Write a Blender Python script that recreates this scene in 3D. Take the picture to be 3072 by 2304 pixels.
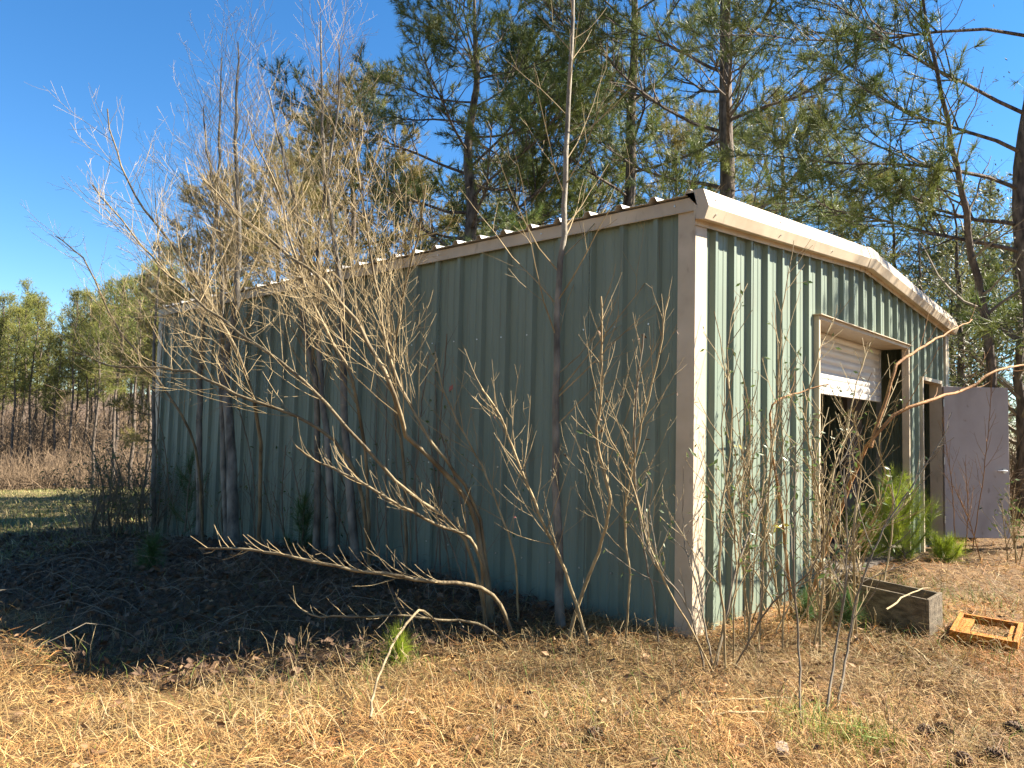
import bpy, math, random
import numpy as np
from mathutils import Matrix, Vector

for o in list(bpy.data.objects):
    bpy.data.objects.remove(o)
S = bpy.context.scene
COL = S.collection
R = math.radians

# ------------------------------------------------------------------ camera
CAM = np.array([-4.8821, -2.7028, 1.3694])
YAW, PIT, ROL, FPX = .8317, .0619, .0241, 2269.8        # FPX in pixels of a 3072 px wide picture
fw = np.array([math.sin(YAW)*math.cos(PIT), math.cos(YAW)*math.cos(PIT), math.sin(PIT)])
_r = np.array([math.cos(YAW), -math.sin(YAW), 0.0]); _u = np.cross(_r, fw)
rt = _r*math.cos(ROL) + _u*math.sin(ROL)
up = -_r*math.sin(ROL) + _u*math.cos(ROL)
cd = bpy.data.cameras.new('camera'); cam = bpy.data.objects.new('camera', cd); COL.objects.link(cam)
cam.matrix_world = Matrix(((rt[0], up[0], -fw[0], CAM[0]), (rt[1], up[1], -fw[1], CAM[1]), (rt[2], up[2], -fw[2], CAM[2]), (0, 0, 0, 1)))
cd.sensor_width = 36; cd.lens = 36*FPX/3072; cd.clip_start = .05; cd.clip_end = 2000
S.camera = cam

# ------------------------------------------------------------------ sky, sun, exposure
SUN_AZ, SUN_EL = 130.0, 39.5          # azimuth from +Y towards +X
w = bpy.data.worlds.new('World'); S.world = w; w.use_nodes = True
nt = w.node_tree; nt.nodes.clear()
sky = nt.nodes.new('ShaderNodeTexSky'); sky.sky_type = 'NISHITA'; sky.sun_disc = False
sky.sun_elevation = R(SUN_EL); sky.sun_rotation = R(SUN_AZ)
sky.air_density = 1.0; sky.dust_density = 0.0; sky.ozone_density = 4.0; sky.altitude = 300
bg = nt.nodes.new('ShaderNodeBackground'); bg.inputs['Strength'].default_value = 0.05
wo = nt.nodes.new('ShaderNodeOutputWorld')
hsv = nt.nodes.new('ShaderNodeHueSaturation'); hsv.inputs['Saturation'].default_value = 1.24
nt.links.new(sky.outputs[0], hsv.inputs['Color']); nt.links.new(hsv.outputs[0], bg.inputs['Color']); nt.links.new(bg.outputs[0], wo.inputs['Surface'])
sl = bpy.data.lights.new('sun', 'SUN'); sl.energy = 5.0; sl.angle = R(0.5); sl.color = (1.0, .90, .76)
so = bpy.data.objects.new('sun', sl); COL.objects.link(so)
sdir = np.array([math.sin(R(SUN_AZ))*math.cos(R(SUN_EL)), math.cos(R(SUN_AZ))*math.cos(R(SUN_EL)), math.sin(R(SUN_EL))])
so.rotation_euler = Vector(-sdir).to_track_quat('-Z', 'Y').to_euler()
S.render.engine = 'CYCLES'
S.view_settings.view_transform = 'Standard'; S.view_settings.look = 'None'
S.view_settings.exposure = 2.25; S.view_settings.gamma = 1.0
S.cycles.use_denoising = True
S.cycles.max_bounces = 5; S.cycles.transparent_max_bounces = 6

# ------------------------------------------------------------------ terrain height, picture rays
def gz(x, y):
    x = np.asarray(x, float); y = np.asarray(y, float)
    s = np.clip((y-3.5)/7.0, 0, 1); t = y-11.0
    z = -.42*s*s*(3-2*s)-.060*np.where(t > 20, t, np.log1p(np.exp(np.clip(t*.7, -30, 30)))/.7)
    z = np.maximum(z, -4.2)+.16*np.clip(y-78, 0, 70)
    z = z-.16*np.clip((-x-1.2)/1.6, 0, 1)*np.clip((y-.2)/1.5, 0, 1)
    n = .030*np.sin(1.7*x+.9*y+.4)+.022*np.sin(2.9*y-1.3*x+1.1)+.015*np.sin(5.1*x+3.7*y)+.010*np.sin(7.3*y-6.1*x+2)
    inb = (x > -.3) & (x < 7.6) & (y > -.25) & (y < 9.3)
    mound = .10*np.exp(-((x+.8)/.7)**2)*np.clip((y-1.0)/3, 0, 1)*np.clip((10.5-y)/2, 0, 1)
    return z + np.where(inb, -.05, n*.7 - .03 + mound)

KV = 3072/2212.0
def ray(u, v):
    return fw + rt*(u*KV-1536)/FPX - up*(v*KV-1152)/FPX
def PX(u, v, d):                       # point on the sight line at d metres in front of the side wall
    r = ray(u, v); return CAM + r*((-d-CAM[0])/r[0])
def PY(u, v, d):                       # ... in front of the gable wall
    r = ray(u, v); return CAM + r*((-d-CAM[1])/r[1])
def PD(u, v, depth):                   # ... at a depth from the camera
    return CAM + ray(u, v)*depth
def GND(u, v):
    r = ray(u, v); z = 0.0
    for _ in range(12):
        p = CAM + r*((z-CAM[2])/r[2]); z = float(gz(p[0], p[1]))
    return p
def PCOL(u, depth):                    # ground point in the picture column u at a depth
    p = CAM + ray(u, 931)*depth
    return np.array([p[0], p[1], float(gz(p[0], p[1]))])

# ------------------------------------------------------------------ object helpers
def add(name, me, mat=None, parent=None, label=None, cat=None, group=None, kind=None, loc=None):
    o = bpy.data.objects.new(name, me); COL.objects.link(o)
    if mat is not None and me is not None and not me.materials: me.materials.append(mat)
    if parent is not None: o.parent = parent
    if loc is not None: o.location = loc
    if label: o['label'] = label
    if cat: o['category'] = cat
    if group: o['group'] = group
    if kind: o['kind'] = kind
    return o
def thing(name, label, cat, loc=(0, 0, 0), group=None, rz=0):
    o = add(name, None, None, None, label, cat, group, None, tuple(float(c) for c in loc)); o.rotation_euler.z = rz
    o.empty_display_size = .1
    return o
def mesh(name, V, tris=None, quads=None, col=None, smooth=False, mats=None, mi=None):
    V = np.asarray(V, np.float32).reshape(-1, 3)
    me = bpy.data.meshes.new(name)
    nt_ = 0 if tris is None else len(tris); nq = 0 if quads is None else len(quads)
    loops = []
    if nt_: loops.append(np.asarray(tris, np.int32).reshape(-1))
    if nq: loops.append(np.asarray(quads, np.int32).reshape(-1))
    L = np.concatenate(loops) if loops else np.zeros(0, np.int32)
    me.vertices.add(len(V)); me.vertices.foreach_set('co', V.reshape(-1))
    me.loops.add(len(L)); me.loops.foreach_set('vertex_index', L)
    me.polygons.add(nt_+nq)
    st = np.concatenate([np.arange(nt_)*3, nt_*3+np.arange(nq)*4]).astype(np.int32)
    me.polygons.foreach_set('loop_start', st)
    me.polygons.foreach_set('use_smooth', np.full(nt_+nq, bool(smooth)))
    if mi is not None: me.polygons.foreach_set('material_index', np.asarray(mi, np.int32))
    if col is not None:
        a = me.color_attributes.new('tint', 'FLOAT_COLOR', 'POINT')
        c = np.ones((len(V), 4), np.float32); c[:, :3] = np.asarray(col, np.float32).reshape(-1, 3) if np.ndim(col) > 1 else np.asarray(col)[:, None]
        a.data.foreach_set('color', c.reshape(-1))
    if mats:
        for m in mats: me.materials.append(m)
    me.update(calc_edges=True)
    return me
_TQ = {}
class MB:
    def __init__(s): s.V = []; s.T = []; s.Q = []; s.n = 0
    def add(s, V, T=None, Q=None):
        V = np.asarray(V, float).reshape(-1, 3)
        if T is not None and len(T): s.T.append(np.asarray(T)+s.n)
        if Q is not None and len(Q): s.Q.append(np.asarray(Q)+s.n)
        s.V.append(V); s.n += len(V)
    def box(s, a, b, M=None):
        (x0, y0, z0), (x1, y1, z1) = a, b
        V = np.array([(x0,y0,z0),(x1,y0,z0),(x1,y1,z0),(x0,y1,z0),(x0,y0,z1),(x1,y0,z1),(x1,y1,z1),(x0,y1,z1)], float)
        if M is not None: V = V@M[0].T + M[1]
        s.add(V, None, [(0,3,2,1),(4,5,6,7),(0,1,5,4),(1,2,6,5),(2,3,7,6),(3,0,4,7)])
    def prism(s, poly, f0, f1):        # polygon (a,b) pairs mapped by f0 and f1 to 3d
        n = len(poly); A = [f0(*p) for p in poly]; B = [f1(*p) for p in poly]
        s.add(A+B, None, [(i, (i+1) % n, n+(i+1) % n, n+i) for i in range(n)])
        cA = np.mean(A, 0); cB = np.mean(B, 0)
        s.add(A+[cA], [(i+1 if i+1 < n else 0, i, n) for i in range(n)])
        s.add(B+[cB], [(i, (i+1) % n, n) for i in range(n)])
    def tube(s, P, rad, k=5, cap=True):
        P = np.asarray(P, float); n = len(P); rad = np.broadcast_to(np.asarray(rad, float), (n,))
        T = np.empty_like(P); T[1:-1] = P[2:]-P[:-2]; T[0] = P[1]-P[0]; T[-1] = P[-1]-P[-2]
        T /= np.sqrt((T*T).sum(1))[:, None]+1e-9
        ref = np.array([.33, .21, .92]) if abs(T[:, 2].mean()) < .8 else np.array([.9, .3, .1])
        N = cross_rows(T, ref); N /= np.sqrt((N*N).sum(1))[:, None]+1e-9
        B = cross_rows(T, N)
        if (n, k) not in _TQ:
            i = np.arange(n-1)[:, None]*k; j = np.arange(k)[None]; j2 = (j+1) % k; a = np.arange(k)*2*math.pi/k
            _TQ[(n, k)] = (np.stack([i+j, i+j2, i+k+j2, i+k+j], -1).reshape(-1, 4), np.cos(a)[None, :, None], np.sin(a)[None, :, None])
        Q, ca, sa = _TQ[(n, k)]
        V = P[:, None]+rad[:, None, None]*(ca*N[:, None]+sa*B[:, None])
        s.add(V, None, Q)
        if cap and rad[-1] > .004:
            s.add(np.vstack([V[-1], P[-1]]), [(q, (q+1) % k, k) for q in range(k)])
    def data(s):
        V = np.concatenate(s.V) if s.V else np.zeros((0, 3))
        T = np.concatenate(s.T) if s.T else None
        Q = np.concatenate(s.Q) if s.Q else None
        return V, T, Q
    def build(s, name, mat, parent=None, off=None, smooth=False, col=None, **kw):
        V, T, Q = s.data()
        if off is not None: V = V-np.asarray(off)
        return add(name, mesh(name, V, T, Q, col, smooth), mat, parent, **kw)
def bevel(o, wdt=.004, seg=1):
    m = o.modifiers.new('bevel', 'BEVEL'); m.width = wdt; m.segments = seg; m.limit_method = 'ANGLE'
def unit(v):
    a, b, c = float(v[0]), float(v[1]), float(v[2]); n = math.sqrt(a*a+b*b+c*c)+1e-9; return np.array((a/n, b/n, c/n))
def cross_rows(A, B):
    return np.stack([A[:, 1]*B[..., 2]-A[:, 2]*B[..., 1], A[:, 2]*B[..., 0]-A[:, 0]*B[..., 2], A[:, 0]*B[..., 1]-A[:, 1]*B[..., 0]], 1)
def spline(P, n):
    P = np.asarray(P, float)
    if len(P) == 2: return P[0]+(P[1]-P[0])*np.linspace(0, 1, n)[:, None]
    Q = np.vstack([2*P[0]-P[1], P, 2*P[-1]-P[-2]])
    sg = np.linalg.norm(np.diff(P, axis=0), axis=1); c = np.concatenate([[0], np.cumsum(sg)])/sg.sum()
    out = []
    for t in np.linspace(0, 1, n):
        i = min(np.searchsorted(c, t, 'right')-1, len(P)-2); f = (t-c[i])/(c[i+1]-c[i]+1e-9)
        a, b, d, e = Q[i], Q[i+1], Q[i+2], Q[i+3]
        out.append(.5*(2*b+(d-a)*f+(2*a-5*b+4*d-e)*f*f+(3*b-a-3*d+e)*f**3))
    return np.array(out)

# ------------------------------------------------------------------ materials
def mat(name, c1, c2=None, scale=8, rough=.7, bump=0, bscale=None, metal=0, detail=6, stretch=(1,1,1), spec=.3, attr=False, trans=0, lo=.35, hi=.65, objrand=0, third=None, stain=None):
    m = bpy.data.materials.new(name); m.use_nodes = True
    t = m.node_tree; N = t.nodes; Lk = t.links; b = N['Principled BSDF']; out = N['Material Output']
    b.inputs['Roughness'].default_value = rough; b.inputs['Metallic'].default_value = metal
    b.inputs['Specular IOR Level'].default_value = spec
    tc = N.new('ShaderNodeTexCoord'); mp = N.new('ShaderNodeMapping'); mp.inputs['Scale'].default_value = stretch
    Lk.new(tc.outputs['Object'], mp.inputs[0])
    no = N.new('ShaderNodeTexNoise'); no.inputs['Scale'].default_value = scale; no.inputs['Detail'].default_value = detail
    Lk.new(mp.outputs[0], no.inputs['Vector'])
    rp = N.new('ShaderNodeValToRGB'); rp.color_ramp.elements[0].position = lo; rp.color_ramp.elements[1].position = hi
    rp.color_ramp.elements[0].color = (*c1, 1); rp.color_ramp.elements[1].color = (*(c2 or c1), 1)
    if third:
        e = rp.color_ramp.elements.new(third[0]); e.color = (*third[1], 1)
    Lk.new(no.outputs[0], rp.inputs[0]); colour = rp.outputs[0]
    if attr:
        at = N.new('ShaderNodeAttribute'); at.attribute_name = 'tint'
        mx = N.new('ShaderNodeMix'); mx.data_type = 'RGBA'; mx.blend_type = 'MULTIPLY'; mx.inputs[0].default_value = 1
        Lk.new(colour, mx.inputs[6]); Lk.new(at.outputs['Color'], mx.inputs[7]); colour = mx.outputs[2]
    if objrand:
        oi = N.new('ShaderNodeObjectInfo'); hs = N.new('ShaderNodeHueSaturation')
        mr = N.new('ShaderNodeMapRange'); mr.inputs[3].default_value = 1-objrand; mr.inputs[4].default_value = 1+objrand
        Lk.new(oi.outputs['Random'], mr.inputs[0]); Lk.new(mr.outputs[0], hs.inputs['Value']); Lk.new(colour, hs.inputs['Color']); colour = hs.outputs[0]
    if stain:
        for sc_, st_, lo_, hi_, fac, sc_col in stain:
            m2 = N.new('ShaderNodeMapping'); m2.inputs['Scale'].default_value = st_; Lk.new(tc.outputs['Object'], m2.inputs[0])
            ns = N.new('ShaderNodeTexNoise'); ns.inputs['Scale'].default_value = sc_; ns.inputs['Detail'].default_value = 9; Lk.new(m2.outputs[0], ns.inputs['Vector'])
            mr_ = N.new('ShaderNodeMapRange'); mr_.inputs[1].default_value = lo_; mr_.inputs[2].default_value = hi_; mr_.inputs[4].default_value = fac; Lk.new(ns.outputs[0], mr_.inputs[0])
            mm = N.new('ShaderNodeMix'); mm.data_type = 'RGBA'; mm.inputs[7].default_value = (*sc_col, 1)
            Lk.new(mr_.outputs[0], mm.inputs[0]); Lk.new(colour, mm.inputs[6]); colour = mm.outputs[2]
    Lk.new(colour, b.inputs['Base Color'])
    if bump:
        n2 = N.new('ShaderNodeTexNoise'); n2.inputs['Scale'].default_value = bscale or scale*4; n2.inputs['Detail'].default_value = 5
        Lk.new(mp.outputs[0], n2.inputs['Vector'])
        bp = N.new('ShaderNodeBump'); bp.inputs['Strength'].default_value = bump; bp.inputs['Distance'].default_value = .02
        Lk.new(n2.outputs[0], bp.inputs['Height']); Lk.new(bp.outputs[0], b.inputs['Normal'])
    if trans:
        tr = N.new('ShaderNodeBsdfTranslucent'); Lk.new(colour, tr.inputs['Color'])
        ms = N.new('ShaderNodeMixShader'); ms.inputs[0].default_value = trans
        Lk.new(b.outputs[0], ms.inputs[1]); Lk.new(tr.outputs[0], ms.inputs[2]); Lk.new(ms.outputs[0], out.inputs['Surface'])
    return m
M = {}
M['green'] = mat('sage_green_paint', (.140, .180, .138), (.188, .230, .178), 3, .5, .10, 2.5, stretch=(1.5, 1.5, .22), detail=10, lo=.3, hi=.7, stain=((4, (3, 3, .16), .58, .76, .45, (.075, .085, .06)), (1.3, (1, 1, .8), .60, .74, .35, (.17, .165, .12)), (9, (4, 4, .25), .66, .74, .5, (.13, .085, .05))))
M['tan'] = mat('tan_trim_paint', (.42, .345, .245), (.51, .425, .31), 4, .46, .08, 3, detail=9, stain=((3, (1, 1, 1), .56, .75, .35, (.20, .17, .13)), (14, (1, 1, .4), .62, .72, .4, (.16, .125, .09))))
M['roof'] = mat('pale_roof_metal', (.36, .34, .30), (.50, .48, .44), 5, .4, .04)
M['rolldoor'] = mat('white_roll_door_paint', (.55, .52, .47), (.68, .66, .61), 6, .45, .05, stretch=(.4, 1, 3))
M['doorleaf'] = mat('grey_tan_door_paint', (.33, .285, .265), (.42, .365, .345), 2.2, .5, .06, detail=10, lo=.25, hi=.7, stain=((3, (1, 1, .4), .56, .74, .4, (.20, .165, .14)), (16, (1, 1, .5), .66, .74, .5, (.14, .09, .06))))
M['steel'] = mat('brushed_steel', (.5, .5, .5), (.62, .62, .62), 30, .3, metal=1)
M['interior'] = mat('interior_board', (.14, .115, .10), (.19, .16, .145), 3, .8, .1)
M['concrete'] = mat('concrete_slab', (.09, .075, .06), (.15, .125, .10), 6, .9, .3)
M['rubber'] = mat('dark_gap', (.02, .02, .02), (.03, .03, .03), 5, .9)

# ------------------------------------------------------------------ ground
def axis(lo, hi, fine0, fine1, step, grow):
    a = list(np.arange(fine0, fine1, step)); s = step
    x = a[-1]
    while x < hi: s *= grow; x += s; a.append(x)
    s = step; x = a[0]; b = []
    while x > lo: s *= grow; x -= s; b.append(x)
    return np.array(b[::-1]+a)
ax = axis(-400, 400, -7, 9, .10, 1.10); ay = axis(-400, 600, -6, 12, .10, 1.10)
GX, GY = np.meshgrid(ax, ay, indexing='ij')
rng = np.random.default_rng(5)
GZ = gz(GX, GY)
near = (np.abs(GX) < 12) & (np.abs(GY) < 14)
GZ = GZ+np.where(near, rng.uniform(-.012, .012, GX.shape), 0)
n1 = len(ay); idx = np.arange(GX.size).reshape(GX.shape)
Q = np.stack([idx[:-1, :-1], idx[1:, :-1], idx[1:, 1:], idx[:-1, 1:]], -1).reshape(-1, 4)
M['ground'] = mat('dry_straw_ground', (.060, .034, .016), (.19, .115, .048), 16, .95, .9, 60, detail=12, lo=.32, hi=.68)
def ground_far(m):
    t = m.node_tree; N = t.nodes; L = t.links; b = N['Principled BSDF']
    src = b.inputs['Base Color'].links[0].from_socket
    geo = N.new('ShaderNodeNewGeometry'); sp = N.new('ShaderNodeSeparateXYZ'); L.new(geo.outputs['Position'], sp.inputs[0])
    no = N.new('ShaderNodeTexNoise'); no.inputs['Scale'].default_value = .55; no.inputs['Detail'].default_value = 8; L.new(geo.outputs['Position'], no.inputs['Vector'])
    ad = N.new('ShaderNodeMath'); ad.operation = 'MULTIPLY_ADD'; ad.inputs[1].default_value = 7; L.new(no.outputs[0], ad.inputs[0]); L.new(sp.outputs['Y'], ad.inputs[2])
    mr = N.new('ShaderNodeMapRange'); mr.inputs[1].default_value = 10; mr.inputs[2].default_value = 17; L.new(ad.outputs[0], mr.inputs[0])
    n2 = N.new('ShaderNodeTexNoise'); n2.inputs['Scale'].default_value = .8; n2.inputs['Detail'].default_value = 10; L.new(geo.outputs['Position'], n2.inputs['Vector'])
    rp = N.new('ShaderNodeValToRGB'); rp.color_ramp.elements[0].position = .38; rp.color_ramp.elements[1].position = .62
    rp.color_ramp.elements[0].color = (.085, .09, .026, 1); rp.color_ramp.elements[1].color = (.19, .14, .062, 1); L.new(n2.outputs[0], rp.inputs[0])
    mx = N.new('ShaderNodeMix'); mx.data_type = 'RGBA'; L.new(mr.outputs[0], mx.inputs[0]); L.new(src, mx.inputs[6]); L.new(rp.outputs[0], mx.inputs[7])
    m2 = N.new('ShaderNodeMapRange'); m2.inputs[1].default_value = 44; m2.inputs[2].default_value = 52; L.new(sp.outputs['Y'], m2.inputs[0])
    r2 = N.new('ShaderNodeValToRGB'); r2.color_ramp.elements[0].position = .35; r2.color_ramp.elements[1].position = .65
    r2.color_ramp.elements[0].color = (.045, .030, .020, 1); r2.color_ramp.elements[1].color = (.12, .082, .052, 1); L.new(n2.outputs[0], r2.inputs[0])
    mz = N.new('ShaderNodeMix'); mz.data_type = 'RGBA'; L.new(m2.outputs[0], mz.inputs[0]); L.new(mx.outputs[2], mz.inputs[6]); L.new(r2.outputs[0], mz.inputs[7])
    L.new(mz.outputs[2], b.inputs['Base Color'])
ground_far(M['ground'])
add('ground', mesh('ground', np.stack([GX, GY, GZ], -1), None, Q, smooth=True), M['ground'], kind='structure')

# ------------------------------------------------------------------ metal building
W, LN, PITCH = 24*.3048, 9.0, .3048
HE, HG, SL = 2.99, 2.885, .080
RIB0 = .274
def prof(u0, u1, extra=()):
    pts = [(u0, None), (u1, None)]+[(e, None) for e in extra if u0 < e < u1]
    P = []
    for k in range(-2, 40):
        b = RIB0+k*PITCH
        P += [(b-.020, 0), (b, .040), (b+.036, .040), (b+.058, 0), (b+.105, 0), (b+.113, .0045), (b+.125, .0045), (b+.133, 0), (b+.188, 0), (b+.196, .0045), (b+.208, .0045), (b+.216, 0)]
    xs = [p[0] for p in P]; hs = [p[1] for p in P]
    us = sorted(set([p[0] for p in pts]+[x for x in xs if u0+1e-4 < x < u1-1e-4]))
    return [(u, float(np.interp(u, xs, hs))) for u in us]
def sheet(u0, u1, fmap, ztop, zbot=-.6, holes=()):
    mb = MB(); ex = [h[0] for h in holes]+[h[1] for h in holes]
    pr = prof(u0, u1, ex)
    for (a, ha), (b, hb) in zip(pr[:-1], pr[1:]):
        zb = zbot; mid = (a+b)/2
        for h in holes:
            if h[0] < mid < h[1]: zb = h[2]
        mb.add([fmap(a, ha, zb), fmap(b, hb, zb), fmap(b, hb, ztop(b)), fmap(a, ha, ztop(a))], None, [(0, 1, 2, 3)])
    return mb
bld = thing('metal_building', 'sage green ribbed metal building with tan trim and an open roll up door', 'building', (0, 0, 0))
HOLES = [(2.36, 5.30, 2.50), (5.95, 6.87, 2.16)]
gtop = lambda u: HG+.16+SL*min(u, W-u)
NP = 8
for i in range(NP):
    off = .004*(i % 2)
    sheet(i*W/NP, (i+1)*W/NP, lambda u, h, z, o=off: (u, -h-o, z), gtop, holes=HOLES).build('wall_panel', M['green'], bld)
    sheet(i*W/NP, (i+1)*W/NP, lambda u, h, z: (u, LN+h, z), gtop).build('wall_panel', M['green'], bld)
for i in range(10):
    off = .004*(i % 2); a, b = i*LN/10, (i+1)*LN/10
    sheet(a, b, lambda u, h, z, o=off: (-h-o, u, z), lambda u: HE+.08).build('wall_panel', M['green'], bld)
    sheet(a, b, lambda u, h, z: (W+h, u, z), lambda u: HE+.08).build('wall_panel', M['green'], bld)
# roof panels: ribs run from the ridge down to the eaves
RZ = HE+.115
for sgn in (0, 1):
    for i in range(10):
        a, b = -.02+i*(LN+.04)/10, -.02+(i+1)*(LN+.04)/10
        mb = MB(); pr = [(u_, h_*.95) for u_, h_ in prof(a, b)]
        jit = .004*((i*7) % 3)
        for (p, hp), (q, hq) in zip(pr[:-1], pr[1:]):
            def fx(x): return x if sgn == 0 else W-x
            x0, x1 = -.085-jit, W/2
            zz = lambda x, h: RZ+SL*x+h
            mb.add([(fx(x0), p, zz(x0, hp)), (fx(x0), q, zz(x0, hq)), (fx(x1), q, zz(x1, hq)), (fx(x1), p, zz(x1, hp))], None, [(0, 1, 2, 3)])
        o = mb.build('roof_panel', M['roof'], bld)
        sm = o.modifiers.new('thick', 'SOLIDIFY'); sm.thickness = .003
mb = MB(); mb.prism([(-.14, -.008), (0, .006), (.14, -.008), (.14, .0), (0, .018), (-.14, .0)], lambda a, b: (W/2+a, -.02, RZ+SL*W/2+.035+b), lambda a, b: (W/2+a, LN+.02, RZ+SL*W/2+.035+b)); mb.build('ridge_cap', M['roof'], bld)
# corner trims
def corner(x, y, sx, sy, wx=.135, wy=.10):
    mb = MB(); e = .042
    poly = [(-e, -e), (wx, -e), (wx, -.002), (-.002, -.002), (-.002, wy), (-e, wy)]
    mb.prism(poly, lambda a, b: (x+sx*a, y+sy*b, -.6), lambda a, b: (x+sx*a, y+sy*b, HE+.03))
    o = mb.build('corner_trim', M['tan'], bld); bevel(o, .004, 1)
corner(0, 0, 1, 1); corner(W, 0, -1, 1); corner(0, LN, 1, -1); corner(W, LN, -1, -1)
# eave trims with a turned lip
for sgn in (0, 1):
    for y0, y1 in ((-.045, 3.02), (3.022, 6.05), (6.052, LN+.045)):
        f = lambda a, y, b: ((-a if sgn == 0 else W+a), y, b)
        mb = MB(); poly = [(.034, HE), (.058, HE-.006), (.060, HE-.002), (.056, HE+.004), (.052, HE+.098), (.034, HE+.100)]
        mb.prism(poly, lambda a, b: f(a, y0, b), lambda a, b: f(a, y1, b)); mb.build('eave_trim', M['tan'], bld)
# sculptured rake trim on the gable, a cap over the peak
RP = [(-.046, 0), (-.054, -.002), (-.056, .040), (-.128, .026), (-.132, .030), (-.165, .115), (-.122, .245), (-.10, .252), (.02, .250), (.02, .235), (-.046, .235)]
def rake(xa, xb, gapless=0, grow=0, name='rake_trim'):
    mb = MB()
    def f(x): return lambda a, b: (x, a-(grow if a < -.1 else 0), HG+SL*min(x, W-x)+b+(grow if b > .1 else -grow))
    mb.prism(RP, f(xa), f(xb))
    return mb.build(name, M['tan'], bld)
for a, b in ((-.075, 1.95), (1.953, W/2-.003), (W/2+.003, 5.5), (5.503, W+.075)): rake(a, b)
rake(W/2-.17, W/2, grow=.005, name='peak_cap'); rake(W/2+.0005, W/2+.2, grow=.005, name='peak_cap')
_scr = {}
def screw(p, n):
    n = unit(n); key = tuple(np.round(n, 2))
    if key not in _scr:
        mb = MB(); mb.tube([np.zeros(3), n*.006], [.008, .0065], 6); V_, T_, Q_ = mb.data(); _scr[key] = mesh('screw', V_, T_, Q_); _scr[key].materials.append(M['steel'])
    return add('screw', _scr[key], None, bld, loc=tuple(float(c) for c in p))
for x in (.06, 1.2, 2.4): 
    for b, yy in ((.07, -.150), (.18, -.146)): screw((x, yy, HG+SL*x+b), (0, -1, .3 if b > .1 else -.3))
for y in (.12, 1.4, 2.7, 4.0): screw((-.0545, y, HE+.055), (-1, 0, 0))
for k in range(7):
    for z in (.35, 1.05, 2.2): screw((RIB0+k*PITCH+.09, -.002, z), (0, -1, 0))
for k in range(22):
    for z in (.30, 1.05, 2.2): screw((-.002, RIB0+k*PITCH+.09, z), (-1, 0, 0))
# roll up door opening
mb = MB(); mb.box((2.325, -.05, -.1), (2.36, .03, 2.535)); mb.build('door_jamb', M['tan'], bld)
mb = MB(); mb.box((5.30, -.05, -.1), (5.335, .03, 2.535)); mb.build('door_jamb', M['tan'], bld)
mb = MB(); mb.box((2.362, -.052, 2.50), (5.298, .26, 2.535)); mb.build('door_header', M['tan'], bld)
mb = MB(); mb.box((2.29, -.085, 2.537), (5.36, .0, 2.545)); mb.build('header_drip', M['tan'], bld)
rd = add('roll_door', None, None, bld); rd['label'] = 'pale ribbed roll up door raised part way'
zc = 2.62; sl_h = .088
slat_me = None
for i in range(9):
    mb = MB(); n = 6; zz = np.linspace(0, sl_h, n); yy = .30-.016*np.sin(np.linspace(0, math.pi, n))
    P = []
    for z_, y_ in zip(zz, yy): P += [(2.38, y_, z_), (5.29, y_, z_)]
    mb.add(P, None, [(2*j, 2*j+1, 2*j+3, 2*j+2) for j in range(n-1)])
    if slat_me is None:
        o = mb.build('slat', M['rolldoor'], rd); slat_me = o.data
    else: o = add('slat', slat_me, None, rd)
    o.location.z = zc-(i)*sl_h
mb = MB(); mb.box((2.38, .282, 0), (5.29, .318, .07)); o = mb.build('bottom_bar', M['rolldoor'], rd); o.location.z = zc-8*sl_h-.073; bevel(o, .006)
mb = MB(); a = np.linspace(0, 2*math.pi, 21)
mb.tube([(2.40, .50, 2.72), (5.27, .50, 2.72)], .19, 18); o = mb.build('door_roll', M['rolldoor'], rd)
for xx in (2.365, 5.292):
    mb = MB(); mb.box((xx, .27, -.05), (xx+.012, .33, 2.6)); mb.build('guide_rail', M['steel'], rd)
# inside: slab, partition
mb = MB(); mb.box((.02, .06, -.16), (W-.02, LN-.02, -.03)); mb.build('floor_slab', M['concrete'], bld)
mb = MB(); mb.box((2.9, 1.5, .02), (4.72, 1.58, 2.6)); mb.build('partition', M['interior'], bld)
mb = MB(); mb.box((4.74, 1.47, .02), (4.80, 1.58, 2.6)); mb.build('partition_post', M['interior'], bld)
# walk door
mb = MB(); mb.box((5.905, -.055, -.1), (5.95, .10, 2.205)); mb.build('door_frame', M['tan'], bld)
mb = MB(); mb.box((6.87, -.055, -.1), (6.915, .10, 2.205)); mb.build('door_frame', M['tan'], bld)
mb = MB(); mb.box((5.951, -.053, 2.16), (6.869, .10, 2.205)); mb.build('door_frame', M['tan'], bld)
mb = MB(); mb.box((6.25, 1.0, .02), (6.869, 1.06, 2.7)); mb.build('partition', M['interior'], bld)
leaf = add('walk_door', None, None, bld); leaf['label'] = 'flat grey tan walk door swung wide open'
leaf.location = (6.885, -.06, 0); leaf.rotation_euler.z = R(-47)
mb = MB(); mb.box((.005, -.022, .06), (.905, .022, 2.13)); o = mb.build('door_leaf', M['doorleaf'], leaf); bevel(o, .004)
mb = MB(); mb.tube([(.835, -.022, .98), (.835, -.034, .98)], .033, 14); mb.tube([(.835, -.034, .98), (.835, -.065, .98)], .011, 8)
mb.tube([(.845, -.066, .98), (.78, -.070, .983), (.715, -.062, .98)], [.011, .010, .008], 8); mb.build('door_handle', M['steel'], leaf, smooth=True)
for z in (.3, 1.1, 1.9):
    mb = MB(); mb.tube([(.0, -.026, z-.05), (.0, -.026, z+.05)], .009, 8); mb.build('hinge', M['steel'], leaf)

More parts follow.
